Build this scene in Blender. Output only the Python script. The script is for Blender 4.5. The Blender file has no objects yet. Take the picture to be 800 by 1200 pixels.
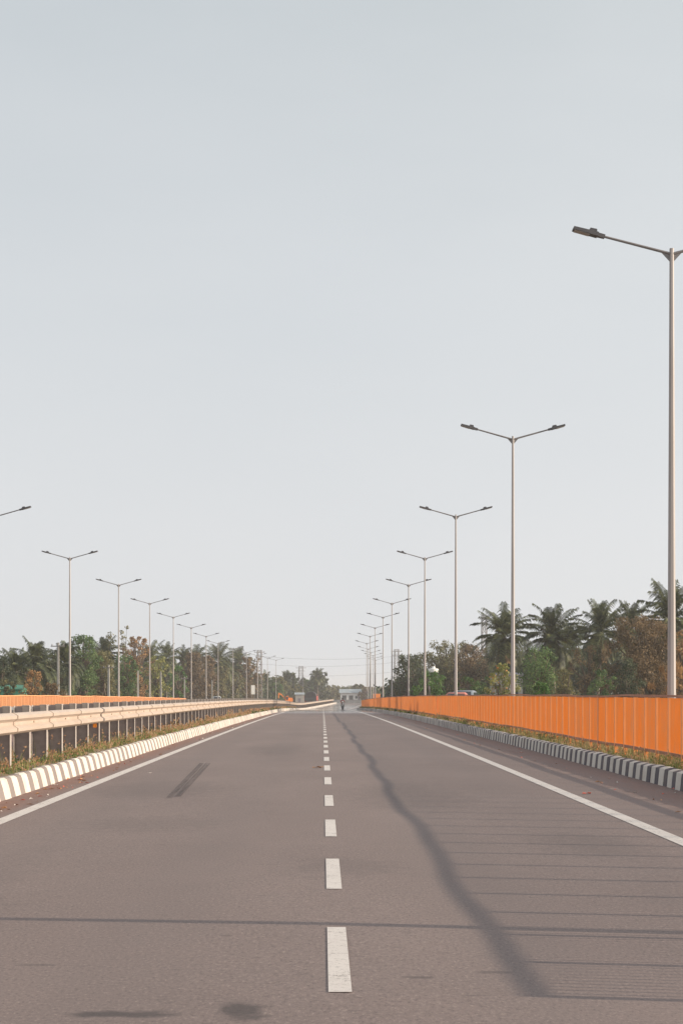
import bpy, math, random
from mathutils import Vector, Matrix, Euler
R = math.radians
random.seed(7)
C = bpy.context.scene.collection
scene = bpy.context.scene

# ------------------------------------------------------------------ helpers
F, VX, VY, H = 2300.0, 378.0, 810.0, 1.5          # photo focal length, vanishing point, eye height
K = 1.5e-5

def drop(y):
    """how far the road has sunk below the tangent plane at the camera"""
    if y <= 0: return 0.0
    if y < 330: return K*y*y
    a = 2*K*330; L = 44.0
    t = min(y-330, L)
    return K*330*330 + a*t - a*t*t/(2*L)

def gz(y): return -drop(y)

def curve(y):
    """sideways drift of the road where it bends away"""
    if y < 300: return 0.0
    if y < 350: return 0.038*(y-300)**2/100
    return 0.95 + 0.038*(y-350)

def at(x, y, Z):
    return Vector(((x-VX)*Z/F, Z, H-(y-VY)*Z/F))

class MB:
    def __init__(self): self.v=[]; self.f=[]; self.m=[]
    def face(self, pts, mi=0):
        n=len(self.v); self.v += [tuple(p) for p in pts]; self.f.append(tuple(range(n,n+len(pts)))); self.m.append(mi)
    def box(self, x0,x1,y0,y1,z0,z1, mi=0):
        n=len(self.v)
        self.v += [(x0,y0,z0),(x1,y0,z0),(x1,y1,z0),(x0,y1,z0),(x0,y0,z1),(x1,y0,z1),(x1,y1,z1),(x0,y1,z1)]
        for q in ((0,3,2,1),(4,5,6,7),(0,1,5,4),(1,2,6,5),(2,3,7,6),(3,0,4,7)):
            self.f.append(tuple(n+i for i in q)); self.m.append(mi)
    def hexa(self, p, mi=0):
        n=len(self.v); self.v += [tuple(q) for q in p]
        for q in ((0,3,2,1),(4,5,6,7),(0,1,5,4),(1,2,6,5),(2,3,7,6),(3,0,4,7)):
            self.f.append(tuple(n+i for i in q)); self.m.append(mi)
    def tube(self, path, rad, n=8, mi=0, cap=True, rot=0.0):
        path=[Vector(p) for p in path]; rings=[]
        for i,p in enumerate(path):
            d=(path[min(i+1,len(path)-1)]-path[max(i-1,0)]).normalized()
            u=Vector((0,1,0)) if abs(d.y)<.9 else Vector((1,0,0))
            a=d.cross(u).normalized(); b=d.cross(a).normalized()
            r=rad[i] if isinstance(rad,(list,tuple)) else rad
            s=len(self.v)
            for k in range(n):
                t=2*math.pi*k/n+rot
                self.v.append(tuple(p+a*math.cos(t)*r+b*math.sin(t)*r))
            rings.append(s)
        for s,e in zip(rings,rings[1:]):
            for k in range(n):
                self.f.append((s+k,s+(k+1)%n,e+(k+1)%n,e+k)); self.m.append(mi)
        if cap:
            self.f.append(tuple(rings[0]+k for k in range(n))[::-1]); self.m.append(mi)
            self.f.append(tuple(rings[-1]+k for k in range(n))); self.m.append(mi)
    def prism(self, prof, axis, a0, a1, mi=0):
        """closed profile [(u,v)] pushed along axis: 'x' -> (a,u,v), 'y' -> (u,a,v)"""
        n=len(prof); s=len(self.v)
        for a in (a0,a1):
            for u,v in prof: self.v.append((a,u,v) if axis=='x' else (u,a,v))
        for k in range(n):
            self.f.append((s+k,s+(k+1)%n,s+n+(k+1)%n,s+n+k)); self.m.append(mi)
        self.f.append(tuple(s+k for k in range(n))[::-1]); self.m.append(mi)
        self.f.append(tuple(s+n+k for k in range(n))); self.m.append(mi)
    def build(self, name, mats, parent=None, smooth=False, fix=True):
        me=bpy.data.meshes.new(name); me.from_pydata(self.v,[],self.f)
        if not isinstance(mats,(list,tuple)): mats=[mats]
        for m in mats: me.materials.append(m)
        if len(mats)>1: me.polygons.foreach_set('material_index', self.m)
        if smooth: me.polygons.foreach_set('use_smooth',[True]*len(self.f))
        me.update()
        if fix:
            import bmesh
            bm=bmesh.new(); bm.from_mesh(me); bmesh.ops.recalc_face_normals(bm,faces=bm.faces); bm.to_mesh(me); bm.free()
        o=bpy.data.objects.new(name,me); C.objects.link(o)
        if parent: o.parent=parent
        return o

def tag(o, label=None, cat=None, group=None, kind=None):
    if label: o['label']=label
    if cat: o['category']=cat
    if group: o['group']=group
    if kind: o['kind']=kind
    return o

def thing(name, label, cat, loc=(0,0,0), rz=0, group=None):
    o=bpy.data.objects.new(name,None); C.objects.link(o); o.empty_display_size=.3
    o.location=loc; o.rotation_euler=(0,0,rz)
    return tag(o,label,cat,group)

def copy_tree(o, parent=None):
    c=o.copy(); C.objects.link(c); c.parent=parent
    for ch in list(o.children): copy_tree(ch,c)
    return c

def part_copy(o, parent, loc):
    c=o.copy(); C.objects.link(c); c.parent=parent; c.location=loc
    for ch in list(o.children): part_copy(ch,c,ch.location)
    return c

# ------------------------------------------------------------------ materials
def new_mat(name):
    m=bpy.data.materials.new(name); m.use_nodes=True
    nt=m.node_tree; b=nt.nodes['Principled BSDF']
    return m,nt,b

def N(nt,t,**kw):
    n=nt.nodes.new(t)
    for k,v in kw.items(): setattr(n,k,v)
    return n

def ramp(nt,fac,stops,interp='LINEAR'):
    r=N(nt,'ShaderNodeValToRGB'); r.color_ramp.interpolation=interp
    e=r.color_ramp.elements
    while len(e)<len(stops): e.new(.5)
    for el,(p,c) in zip(e,stops):
        el.position=p; el.color=(c[0],c[1],c[2],1) if isinstance(c,(tuple,list)) else (c,c,c,1)
    nt.links.new(fac,r.inputs[0]); return r.outputs[0]

def mix(nt,fac,a,b,mode='MIX'):
    m=N(nt,'ShaderNodeMix',data_type='RGBA',blend_type=mode)
    if isinstance(fac,(int,float)): m.inputs[0].default_value=fac
    else: nt.links.new(fac,m.inputs[0])
    for i,s in ((6,a),(7,b)):
        if isinstance(s,(tuple,list)): m.inputs[i].default_value=(s[0],s[1],s[2],1)
        else: nt.links.new(s,m.inputs[i])
    return m.outputs[2]

def mathn(nt,op,a,b=None,c=None,clamp=False):
    m=N(nt,'ShaderNodeMath',operation=op); m.use_clamp=clamp
    for i,s in enumerate((a,b,c)):
        if s is None: continue
        if isinstance(s,(int,float)): m.inputs[i].default_value=s
        else: nt.links.new(s,m.inputs[i])
    return m.outputs[0]

def smooth01(nt,v,lo,hi):
    m=N(nt,'ShaderNodeMapRange',interpolation_type='SMOOTHSTEP'); nt.links.new(v,m.inputs[0])
    m.inputs[1].default_value=lo; m.inputs[2].default_value=hi
    return m.outputs[0]

def noise(nt,scale,detail=4,rough=.55,vec=None,stretch=None):
    n=N(nt,'ShaderNodeTexNoise'); n.inputs['Scale'].default_value=scale
    n.inputs['Detail'].default_value=detail; n.inputs['Roughness'].default_value=rough
    if vec is None:
        vec=N(nt,'ShaderNodeTexCoord').outputs['Object']
    if stretch:
        mp=N(nt,'ShaderNodeMapping'); mp.inputs['Scale'].default_value=stretch
        nt.links.new(vec,mp.inputs[0]); vec=mp.outputs[0]
    nt.links.new(vec,n.inputs['Vector']); return n.outputs[0]

def bump(nt,b,h,strength=.3,dist=.01):
    n=N(nt,'ShaderNodeBump'); n.inputs['Strength'].default_value=strength; n.inputs['Distance'].default_value=dist
    nt.links.new(h,n.inputs['Height']); nt.links.new(n.outputs[0],b.inputs['Normal'])

def simple(name,col,rough=.6,metal=0,var=.15,scale=6,dirt=None,stretch=None,world=False,dlo=.5,dhi=.72,damax=.75):
    m,nt,b=new_mat(name)
    vec=N(nt,'ShaderNodeNewGeometry').outputs['Position'] if world else None
    n=noise(nt,scale,4,.6,vec,stretch)
    lo=tuple(c*(1-var) for c in col); hi=tuple(min(1,c*(1+var)) for c in col)
    out=ramp(nt,n,[(.3,lo),(.7,hi)])
    if dirt:
        d=noise(nt,scale*.35,6,.7,vec,stretch if world else None)
        out=mix(nt,ramp(nt,d,[(dlo,0.0),(dhi,damax)]),out,dirt)
    nt.links.new(out,b.inputs['Base Color'])
    b.inputs['Roughness'].default_value=rough; b.inputs['Metallic'].default_value=metal
    return m

def leafy(name,cols,trans=.38,rough=.6):
    """foliage: colour differs leaf by leaf and clump by clump"""
    m,nt,b=new_mat(name)
    g=N(nt,'ShaderNodeNewGeometry'); oi=N(nt,'ShaderNodeObjectInfo')
    n=noise(nt,.8,3,.55)
    f=mathn(nt,'ADD',mathn(nt,'MULTIPLY',g.outputs['Random Per Island'],.42),mathn(nt,'MULTIPLY_ADD',n,1.15,-.24))
    f=mathn(nt,'ADD',f,mathn(nt,'MULTIPLY',mathn(nt,'SUBTRACT',oi.outputs['Random'],.5),.14))
    k=len(cols)
    col=ramp(nt,f,[(.22+.58*i/(k-1),c) for i,c in enumerate(cols)])
    nt.links.new(col,b.inputs['Base Color']); b.inputs['Roughness'].default_value=rough
    b.inputs['Specular IOR Level'].default_value=.3
    tr=N(nt,'ShaderNodeBsdfTranslucent'); nt.links.new(col,tr.inputs[0])
    ms=N(nt,'ShaderNodeMixShader'); ms.inputs[0].default_value=trans
    nt.links.new(b.outputs[0],ms.inputs[1]); nt.links.new(tr.outputs[0],ms.inputs[2])
    nt.links.new(ms.outputs[0],nt.nodes['Material Output'].inputs[0])
    return m

def asphalt_mat():
    m,nt,b=new_mat('asphalt')
    tc=N(nt,'ShaderNodeTexCoord').outputs['Object']
    sx=N(nt,'ShaderNodeSeparateXYZ'); nt.links.new(tc,sx.inputs[0]); X,Y=sx.outputs[0],sx.outputs[1]
    big=noise(nt,.35,5,.6,tc,(1,.35,1))
    mid=noise(nt,2.2,5,.65,tc,(1,.6,1))
    fine=noise(nt,48,6,.8,tc,(1,.45,1))
    col=ramp(nt,big,[(.3,(.186,.143,.132)),(.7,(.236,.183,.168))])
    col=mix(nt,ramp(nt,mid,[(.35,.0),(.75,.35)]),col,(.186,.149,.140))
    # pale stones and dark binder
    col=mix(nt,ramp(nt,fine,[(.33,.9),(.47,.0)]),col,(.085,.068,.065))
    col=mix(nt,ramp(nt,fine,[(.55,.0),(.70,.85)]),col,(.40,.32,.285))
    # worn wheel paths
    w=None
    for cx in (-2.75,-1.05,1.15,2.7):
        d=mathn(nt,'ABSOLUTE',mathn(nt,'SUBTRACT',X,cx))
        s=mathn(nt,'SUBTRACT',1.0,smooth01(nt,d,.1,.55))
        w=s if w is None else mathn(nt,'MAXIMUM',w,s)
    wn=noise(nt,.5,3,.5,tc,(1,.1,1))
    col=mix(nt,mathn(nt,'MULTIPLY',mathn(nt,'MULTIPLY',w,wn),.35),col,(.160,.132,.126))
    # reddish dust gathered along the kerbs
    dn=noise(nt,1.6,6,.7,tc,(1,.35,1))
    dl=mathn(nt,'SUBTRACT',1.0,smooth01(nt,X,-4.25,-3.62))
    dr=smooth01(nt,X,4.1,5.2)
    dust=mathn(nt,'MULTIPLY',mathn(nt,'MAXIMUM',dl,mathn(nt,'MULTIPLY',dr,.55)),ramp(nt,dn,[(.28,.45),(.6,1.0)]))
    col=mix(nt,mathn(nt,'MULTIPLY',dust,.9,clamp=True),col,(.225,.118,.088))
    # oil stains with an outline of their own
    st=noise(nt,5,5,.6,tc)
    for (cx,cy,rx,ry,a) in ((-.93,8.98,.21,.11,.75),(-.36,9.05,.12,.26,.75),(-.58,11.85,.05,.05,.35),(-1.55,10.6,.12,.04,.4),
                            (.2,16.5,.5,.9,.18),(-2.5,30,1.2,3,.22),(-1.2,52,1.0,6,.22),(1.2,28,.9,4,.18),(.9,10.3,.10,.05,.45),(.5,10.1,.09,.05,.5),(-2.9,13.5,.7,.9,.2),(2.6,19,.6,1.6,.2),(-1.9,22,.8,1.5,.18)):
        dx=mathn(nt,'DIVIDE',mathn(nt,'SUBTRACT',X,cx),rx); dy=mathn(nt,'DIVIDE',mathn(nt,'SUBTRACT',Y,cy),ry)
        d=mathn(nt,'SQRT',mathn(nt,'ADD',mathn(nt,'MULTIPLY',dx,dx),mathn(nt,'MULTIPLY',dy,dy)))
        d=mathn(nt,'ADD',d,mathn(nt,'MULTIPLY',mathn(nt,'SUBTRACT',st,.5),2.2))
        s=mathn(nt,'MULTIPLY',mathn(nt,'SUBTRACT',1.0,smooth01(nt,d,.45,1.25)),a)
        col=mix(nt,s,col,(.055,.047,.048))
    # small dark flecks
    fl=noise(nt,7,2,.5,tc,(.5,2.2,1))
    col=mix(nt,ramp(nt,fl,[(.70,.0),(.76,.5)]),col,(.07,.058,.058))
    nt.links.new(col,b.inputs['Base Color'])
    # roughness lowered in patches towards the crest to imitate heat-mirage reflections
    pn=noise(nt,.05,3,.5,tc,(.25,1.6,1))
    gl=mathn(nt,'MULTIPLY',smooth01(nt,Y,150,200),ramp(nt,pn,[(.38,.0),(.46,1.0)]))
    ro=mathn(nt,'SUBTRACT',.82,mathn(nt,'MULTIPLY',gl,.77))
    nt.links.new(ro,b.inputs['Roughness']); b.inputs['Specular IOR Level'].default_value=.35
    bs=mathn(nt,'MULTIPLY',mathn(nt,'SUBTRACT',1.0,smooth01(nt,Y,25,90)),.35)
    bn=N(nt,'ShaderNodeBump'); bn.inputs['Distance'].default_value=.006
    nt.links.new(bs,bn.inputs['Strength']); nt.links.new(fine,bn.inputs['Height']); nt.links.new(bn.outputs[0],b.inputs['Normal'])
    return m

def paint_mat(name,col,worn,lo=.58,hi=.72,scale=9):
    m,nt,b=new_mat(name)
    n=noise(nt,scale,7,.75); n2=noise(nt,1.1,3,.5)
    c=mix(nt,ramp(nt,n2,[(.3,0.0),(.75,.4)]),col,tuple(x*.82 for x in col))
    c=mix(nt,ramp(nt,n,[(lo,0.0),(hi,.85)]),c,worn)
    n3=noise(nt,32,4,.8); n4=noise(nt,1.7,3,.6)
    chip=mathn(nt,'ADD',n3,mathn(nt,'MULTIPLY',mathn(nt,'SUBTRACT',n4,.5),.35))
    nt.links.new(ramp(nt,chip,[(.60,1.0),(.66,.12)]),b.inputs['Alpha'])
    nt.links.new(c,b.inputs['Base Color']); b.inputs['Roughness'].default_value=.7
    return m

def see_through_mat(name,col,lo,hi,amax,scale,stretch):
    m,nt,b=new_mat(name); b.inputs['Base Color'].default_value=(*col,1); b.inputs['Roughness'].default_value=.8
    n=noise(nt,scale,5,.7,stretch=stretch)
    nt.links.new(ramp(nt,n,[(lo,0.0),(hi,amax)]),b.inputs['Alpha'])
    return m

M={}
M['asphalt']=asphalt_mat()
M['white_line']=paint_mat('road_paint',(.66,.61,.57),(.30,.25,.23),.54,.72,14)
M['rubber']=see_through_mat('tyre_rubber',(.06,.052,.056),.25,.68,.5,3,(6,.15,1))
def kerb_paint(name,col,worn):
    m,nt,b=new_mat(name)
    n=noise(nt,7,6,.75); n2=noise(nt,2.3,5,.65)
    g=N(nt,'ShaderNodeNewGeometry')
    c=mix(nt,mathn(nt,'MULTIPLY',g.outputs['Random Per Island'],.35),col,tuple(x*.78 for x in col))
    c=mix(nt,ramp(nt,n,[(.55,0.0),(.75,.7)]),c,worn)
    # splashed soil towards the foot
    tc=N(nt,'ShaderNodeTexCoord'); 
    c=mix(nt,ramp(nt,n2,[(.5,0.0),(.78,.55)]),c,(.30,.22,.17))
    nt.links.new(c,b.inputs['Base Color']); b.inputs['Roughness'].default_value=.75
    bump(nt,b,n,.4,.008)
    return m
M['kerb_white']=kerb_paint('kerb_white_paint',(.64,.60,.545),(.5,.46,.42))
M['kerb_grey']=kerb_paint('kerb_bare_concrete',(.235,.20,.185),(.2,.175,.165))
M['kerb_black']=kerb_paint('kerb_black_paint',(.085,.075,.09),(.17,.15,.155))
M['soil']=simple('dry_soil',(.20,.135,.085),.95,0,.4,3,(.11,.10,.05))
M['ground']=simple('scrub_ground',(.11,.10,.055),.95,0,.45,.6,(.17,.12,.075))
M['galv']=simple('galvanised_beam',(.47,.385,.32),.5,.0,.08,2.5,(.42,.33,.25),(1,.5,1.6),True,.5,.74,.6)
M['post_steel']=simple('galvanised_post',(.40,.36,.33),.6,.0,.15,5,(.24,.2,.17))
M['post_web']=simple('shaded_post_web',(.38,.32,.30),.7,.0,.2,5,(.14,.09,.06))  # darker copy of the post steel, channel shade put into its colour
M['pole_steel']=simple('lamp_pole_steel',(.37,.345,.34),.5,.0,.10,3,(.34,.28,.25),(1,1,.15),True)
M['lamp_dark']=simple('lamp_head_grey',(.075,.072,.078),.5,.2,.15,9)
M['arm_steel']=simple('lamp_arm_steel',(.20,.185,.185),.5,.1,.1,5)
M['lens']=simple('lamp_lens',(.34,.30,.27),.3,0,.08,9)
M['orange']=simple('orange_railing_paint',(.97,.24,.010),.5,0,.07,3.2,(.66,.27,.10),(1,1.3,.4),True,.44,.70,.75)
M['orange_post']=simple('orange_post_paint',(.96,.36,.11),.5,0,.06,3,(.7,.30,.12),None,True)
M['rail_rust']=simple('weathered_rail_paint',(.40,.16,.085),.65,0,.25,7,(.24,.15,.11),None,True)
M['orange_far']=simple('sunlit_orange_paint',(.94,.42,.19),.55,0,.06,3,(.78,.40,.20),None,True)  # railing orange with sunlight put into its colour as a paler tone
M['barrier']=simple('dark_barrier_concrete',(.15,.165,.185),.85,0,.15,1.2,(.11,.115,.12))
M['concrete']=simple('pale_concrete',(.40,.385,.36),.85,0,.15,2,(.27,.24,.21))
M['grey_wall']=simple('grey_barrier',(.20,.205,.21),.85,0,.15,1,(.14,.14,.14))
M['reflector']=simple('orange_reflector',(.8,.25,.02),.3)
M['bark']=simple('tree_bark',(.12,.09,.065),.9,0,.3,6,(.17,.14,.11))
M['palm_bark']=simple('palm_bark',(.20,.17,.14),.9,0,.3,8,(.12,.1,.08),(.5,.5,3))
M['lattice']=simple('tower_steel',(.24,.225,.23),.6,.2,.1,2)
M['wire']=simple('cable_black',(.12,.12,.13),.6)
M['tyre']=simple('tyre_black',(.03,.03,.032),.85)
M['rim']=simple('wheel_rim',(.4,.4,.41),.4,.5)
M['glass']=simple('dark_glass',(.04,.05,.06),.12,0,.05)
M['chrome_light']=simple('headlamp',(.7,.7,.68),.2)
M['tail']=simple('tail_lamp',(.5,.03,.02),.3)
M['white_wall']=simple('white_render',(.72,.72,.70),.85,0,.08,1,(.5,.48,.45))
M['blue_roof']=simple('grey_blue_sheet_roof',(.33,.38,.41),.6,0,.1,1.5,(.28,.29,.3))
M['dark_open']=simple('shaded_shutter',(.07,.08,.085),.8)
M['green_sheet']=simple('green_sheet',(.035,.18,.115),.6,0,.25,1.2,(.12,.24,.17))
M['hoarding']=simple('hoarding_dark',(.085,.075,.105),.6,0,.2,1.5)
M['hoarding_grey']=simple('hoarding_grey',(.22,.20,.24),.7,0,.15,1.5)
M['white_plastic']=simple('white_tank',(.78,.78,.76),.45,0,.06,2)
M['exc_orange']=simple('machine_orange',(.80,.24,.04),.5,0,.1,2,(.45,.2,.08))
M['dark_steel']=simple('dark_steel',(.05,.048,.05),.6,.2,.2,3)
M['tarp']=simple('dark_tarpaulin',(.045,.045,.05),.8,0,.4,1.5)
M['truck_red']=simple('truck_red',(.36,.05,.035),.6,0,.15,2)
M['car_grey']=simple('car_paint_grey',(.20,.235,.27),.3,.2,.04,2)
M['car_red']=simple('car_paint_red',(.55,.19,.14),.35,.1,.05,2)
M['van_white']=simple('van_paint',(.62,.67,.72),.4,0,.05,2)
M['leaf_dry']=simple('dry_leaf',(.36,.19,.09),.8,0,.3,20)
M['paper']=simple('paper_scrap',(.7,.64,.58),.8,0,.1,9)
M['paper_red']=simple('red_wrapper',(.6,.12,.07),.5,0,.1,9)
M['skin']=simple('skin',(.26,.14,.09),.6,0,.05)
M['shirt']=simple('maroon_shirt',(.22,.04,.05),.85,0,.1)
M['trousers']=simple('dark_trousers',(.045,.045,.06),.85,0,.1)
M['helmet']=simple('dark_helmet',(.03,.03,.035),.3)
M['bike_paint']=simple('bike_paint',(.09,.03,.035),.35)
M['grass']=leafy('grass_blades',[(.09,.13,.03),(.17,.21,.06),(.33,.29,.12),(.46,.34,.18)],.25,.7)
M['seed']=leafy('seed_heads',[(.30,.18,.10),(.46,.27,.17),(.55,.40,.26)],.2,.8)
M['weed']=leafy('weed_leaves',[(.05,.09,.02),(.10,.15,.035),(.16,.19,.06)],.25,.6)
LEAF={
 'green':leafy('leaves_green',[(.036,.075,.030),(.092,.165,.058),(.180,.255,.095)]),
 'bright':leafy('leaves_bright',[(.040,.095,.028),(.100,.205,.055),(.185,.290,.090)]),
 'yellow':leafy('leaves_yellow_green',[(.075,.105,.028),(.200,.220,.060),(.340,.330,.110)]),
 'olive':leafy('leaves_olive',[(.058,.064,.030),(.155,.152,.070),(.265,.240,.115)]),
 'brown':leafy('leaves_brown',[(.068,.052,.032),(.175,.125,.070),(.300,.210,.115)]),
 'rust':leafy('leaves_rust',[(.140,.085,.042),(.33,.19,.085),(.52,.32,.15)]),
 'dark':leafy('leaves_dark',[(.028,.040,.026),(.064,.086,.048),(.130,.150,.080)]),
 'palm':leafy('palm_fronds',[(.022,.030,.017),(.056,.072,.034),(.170,.185,.070)],.2,.45),
 'deadpalm':leafy('dead_fronds',[(.11,.070,.042),(.26,.165,.085),(.40,.26,.14)],.2,.8),
 'flower':leafy('orange_flowers',[(.55,.12,.015),(.75,.2,.03),(.6,.35,.15)],.2,.6),
}

# ------------------------------------------------------------------ ground, roads, kerbs
def stations(y0,y1,step=4.0):
    n=max(1,int(round((y1-y0)/step)))
    return [y0+(y1-y0)*i/n for i in range(n+1)]

def strip(name,prof,ys,mat,z=0.0,closed=False,kind='structure',bend=True,parent=None,wave=0.0):
    mb=MB(); n=len(prof)
    for y in ys:
        c=curve(y) if bend else 0; g=gz(y)+wave*(math.sin(y*.55)+.7*math.sin(y*.23+1)+.5*math.sin(y*1.31+2))
        for (x,h) in prof: mb.v.append((x+c,y,g+h+z))
    for i in range(len(ys)-1):
        for k in range(n if closed else n-1):
            a=i*n+k; b=i*n+(k+1)%n
            mb.f.append((a,b,b+n,a+n)); mb.m.append(0)
    o=mb.build(name,mat,parent,fix=closed)
    if not closed:
        for p in o.data.polygons: pass
        if o.data.polygons[0].normal.z<0: o.data.flip_normals()
    if kind: o['kind']=kind
    return o

xs=[-1600,-900,-500,-300,-180,-110,-70,-45,-32,-24,-19,-16.5,-15.4,-10,-5.2,0,5.6,7.8,10,14,20,28,40,65,110,180,300,500,900,1600]
ysg=[-80,-40,-15]+[i*12.0 for i in range(0,70)]+[900,1000,1150,1350,1600,2000,2600]
mb=MB()
rg=random.Random(3)
for y in ysg:
    for x in xs:
        w=0.0
        if x<-18 or x>9: w=rg.uniform(-.12,.12)
        mb.v.append((x+(curve(min(y,900)) if abs(x)<100 else 0),y,gz(y)-.16+w))
nx=len(xs)
for j in range(len(ysg)-1):
    for i in range(nx-1):
        a=j*nx+i; mb.f.append((a,a+1,a+nx+1,a+nx)); mb.m.append(0)
g=mb.build('ground',M['ground'],fix=False); g['kind']='structure'

YS=stations(-16,900,4)
strip('road',[(-4.42,0),(-3.7,.012),(0,.03),(3.6,.012),(5.45,0)],YS,M['asphalt'])
strip('opposite_road',[(-15.6,0),(-10.5,.03),(-5.85,0)],YS,M['asphalt'])
strip('median_soil',[(-5.75,.27),(-5.4,.30),(-4.8,.30),(-4.55,.27)],YS,M['soil'])
strip('verge_soil',[(5.6,.27),(6.0,.285),(8.4,.20),(9.4,-.3)],YS,M['soil'])
strip('left_edge_line',[(-3.78,.017),(-3.60,.017)],stations(-16,620,4),M['white_line'])
strip('right_edge_line',[(3.46,.017),(3.64,.017)],stations(-16,620,4),M['white_line'])
# centre dashes follow the spacing seen in the photograph
mb=MB()
starts=[-1.1,4.2,9.58,14.6,19.9,25.25,31.2,36.8,42]
while starts[-1]<420: starts.append(starts[-1]+5.28)
for s in starts:
    for k in range(2):
        a,b=s+k*1.32,s+(k+1)*1.32
        mb.face([(.028+curve(a),a,gz(a)+.034),(.143+curve(a),a,gz(a)+.034),(.143+curve(b),b,gz(b)+.034),(.028+curve(b),b,gz(b)+.034)])
o=mb.build('centre_line',M['white_line'],fix=False); o['kind']='structure'
# tyre marks left by a braking car
mb=MB()
for off,w in ((0,.045),(.075,.02),(.125,.03)):
    p0=Vector((-2.14+off*.9,27.4+off*2)); p1=Vector((-2.52+off*1.25,41.0))
    for i in range(8):
        a=p0.lerp(p1,i/8); b=p0.lerp(p1,(i+1)/8)
        h=lambda x,y: gz(y)+.012+.018*(1-abs(x)/3.7)+.006
        mb.face([(a.x-w,a.y,h(a.x-w,a.y)),(a.x+w,a.y,h(a.x+w,a.y)),(b.x+w,b.y,h(b.x+w,b.y)),(b.x-w,b.y,h(b.x-w,b.y))])
o=mb.build('tyre_marks',M['rubber'],fix=False); o['kind']='structure'
# transverse construction joint
mb=MB()
for y,w in ((39.6,.02),(87,.05)):
    mb.face([(-3.55,y,gz(y)+.019),(0,y+.05,gz(y)+.0345),(0,y+.05+w,gz(y)+.0345),(-3.55,y+w,gz(y)+.019)])
    mb.face([(0,y+.05,gz(y)+.0345),(3.4,y,gz(y)+.019),(3.4,y+w,gz(y)+.019),(0,y+.05+w,gz(y)+.0345)])
o=mb.build('road_joint',M['rubber'],fix=False); o['kind']='structure'

def kerb(name,x,side,period,dark,y0=8,y1=640):
    """row of painted kerb stones; side=+1 when the road lies at smaller x"""
    mb=MB(); r=random.Random(name); y=y0; i=0; drift=0
    sl=.4 if side>0 else 1.0
    prof=[(0,-.02),(.045*sl,.17),(.075*sl,.262),(.115,.288),(.185,.288),(.20,.18),(.20,-.02)]
    while y<y1:
        L=period/2*(1.1 if i%2==0 else .9)
        if y>330: L*=3
        drift=drift*.9+r.uniform(-.006,.006)
        dz=r.uniform(-.009,.009); dx=drift+r.uniform(-.004,.004)
        n=len(prof); s=len(mb.v); gap=.006
        ends=[(y+gap,-.018),(y+gap+.03,0),(y+L-gap-.03,0),(y+L-gap,-.018)]
        for (yy,inset) in ends:
            for (u,v) in prof:
                vv=v+dz+(inset if v>.1 else 0); uu=u-(inset if u<.1 else 0)*.6
                mb.v.append((x+side*(uu+dx)+curve(yy),yy,gz(yy)+vv))
        mi=0 if i%2==0 else 1
        for k in range(3):
            for q in range(n-1):
                a=s+k*n+q; mb.f.append((a,a+1,a+n+1,a+n)); mb.m.append(mi)
        mb.f.append(tuple(s+q for q in range(n))); mb.m.append(mi)
        mb.f.append(tuple(s+3*n+q for q in range(n))[::-1]); mb.m.append(mi)
        y+=L; i+=1
    o=mb.build(name,[M['kerb_white'],dark]); o['kind']='structure'; return o
kerb('median_kerb',-4.40,-1,.92,M['kerb_grey'])
kerb('verge_kerb',5.42,1,.78,M['kerb_black'])
kerb('opposite_kerb',-5.9,1,.92,M['kerb_grey'])

# ------------------------------------------------------------------ steel guard rail on the median
def w_profile(x,s,zc):
    """closed W-beam section, thickness towards -s"""
    pts=[(.0,-.170),(.035,-.155),(.083,-.125),(.083,-.075),(.012,-.025),(.012,.025),(.083,.075),(.083,.125),(.035,.155),(.0,.170)]
    out=[(x+s*u,zc+v) for u,v in pts]
    back=[(x+s*(u-.012),zc+v*.97) for u,v in pts][::-1]
    return out+back
GX=-5.02
rail=thing('guard_rail','cream galvanised steel guard rail on black-and-white kerbed median beside the carriageway','guard rail',(GX,0,0))
def beam_piece(y0,y1,s,xo,first=False):
    mb=MB(); pr=w_profile(xo,s,1.0); n=len(pr)
    ys=[y0-.16,y0-.02,y0+.1,y0+2.0,y1+.02]; flare=[.016,.014,.002,0,0]
    for y,fl in zip(ys,flare):
        for u,v in pr: mb.v.append((u+s*fl+curve(y),y,gz(y)+v+(v-1.0)*fl*1.2))
    for k in range(len(ys)-1):
        for q in range(n):
            a=k*n+q; b=k*n+(q+1)%n; mb.f.append((a,b,b+n,a+n)); mb.m.append(0)
    mb.f.append(tuple(range(n))); mb.m.append(0); mb.f.append(tuple((len(ys)-1)*n+q for q in range(n))[::-1]); mb.m.append(0)
    for yy in (y0-.06,y0+2.05):      # bolt heads
        for vz in (1.0,):
            mb.tube([(xo+s*.012+curve(yy),yy,gz(yy)+vz),(xo+s*.032+curve(yy),yy,gz(yy)+vz)],.017,6)
    return mb
YB0=14.9
for i in range(100):
    y0=YB0+4.1*i
    beam_piece(y0,y0+4.1,1,.10).build('beam',M['galv'],rail)
mbm=MB()
for i in range(100,126):
    y0=YB0+4.1*i; t=beam_piece(y0,y0+4.1,1,.10); n=len(mbm.v)
    mbm.v+=t.v; mbm.f+=[tuple(n+k for k in f) for f in t.f]; mbm.m+=t.m
for i in range(0,3):
    y0=YB0-4.1*(i+1); t=beam_piece(y0,y0+4.1,1,.10); n=len(mbm.v)
    mbm.v+=t.v; mbm.f+=[tuple(n+k for k in f) for f in t.f]; mbm.m+=t.m
mbm.build('beam',M['galv'],rail)['kind']='stuff'
strip('rear_beam',w_profile(-.42,-1,1.0),stations(3,530,4.1),M['galv'],0,True,None,True,rail)
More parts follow.
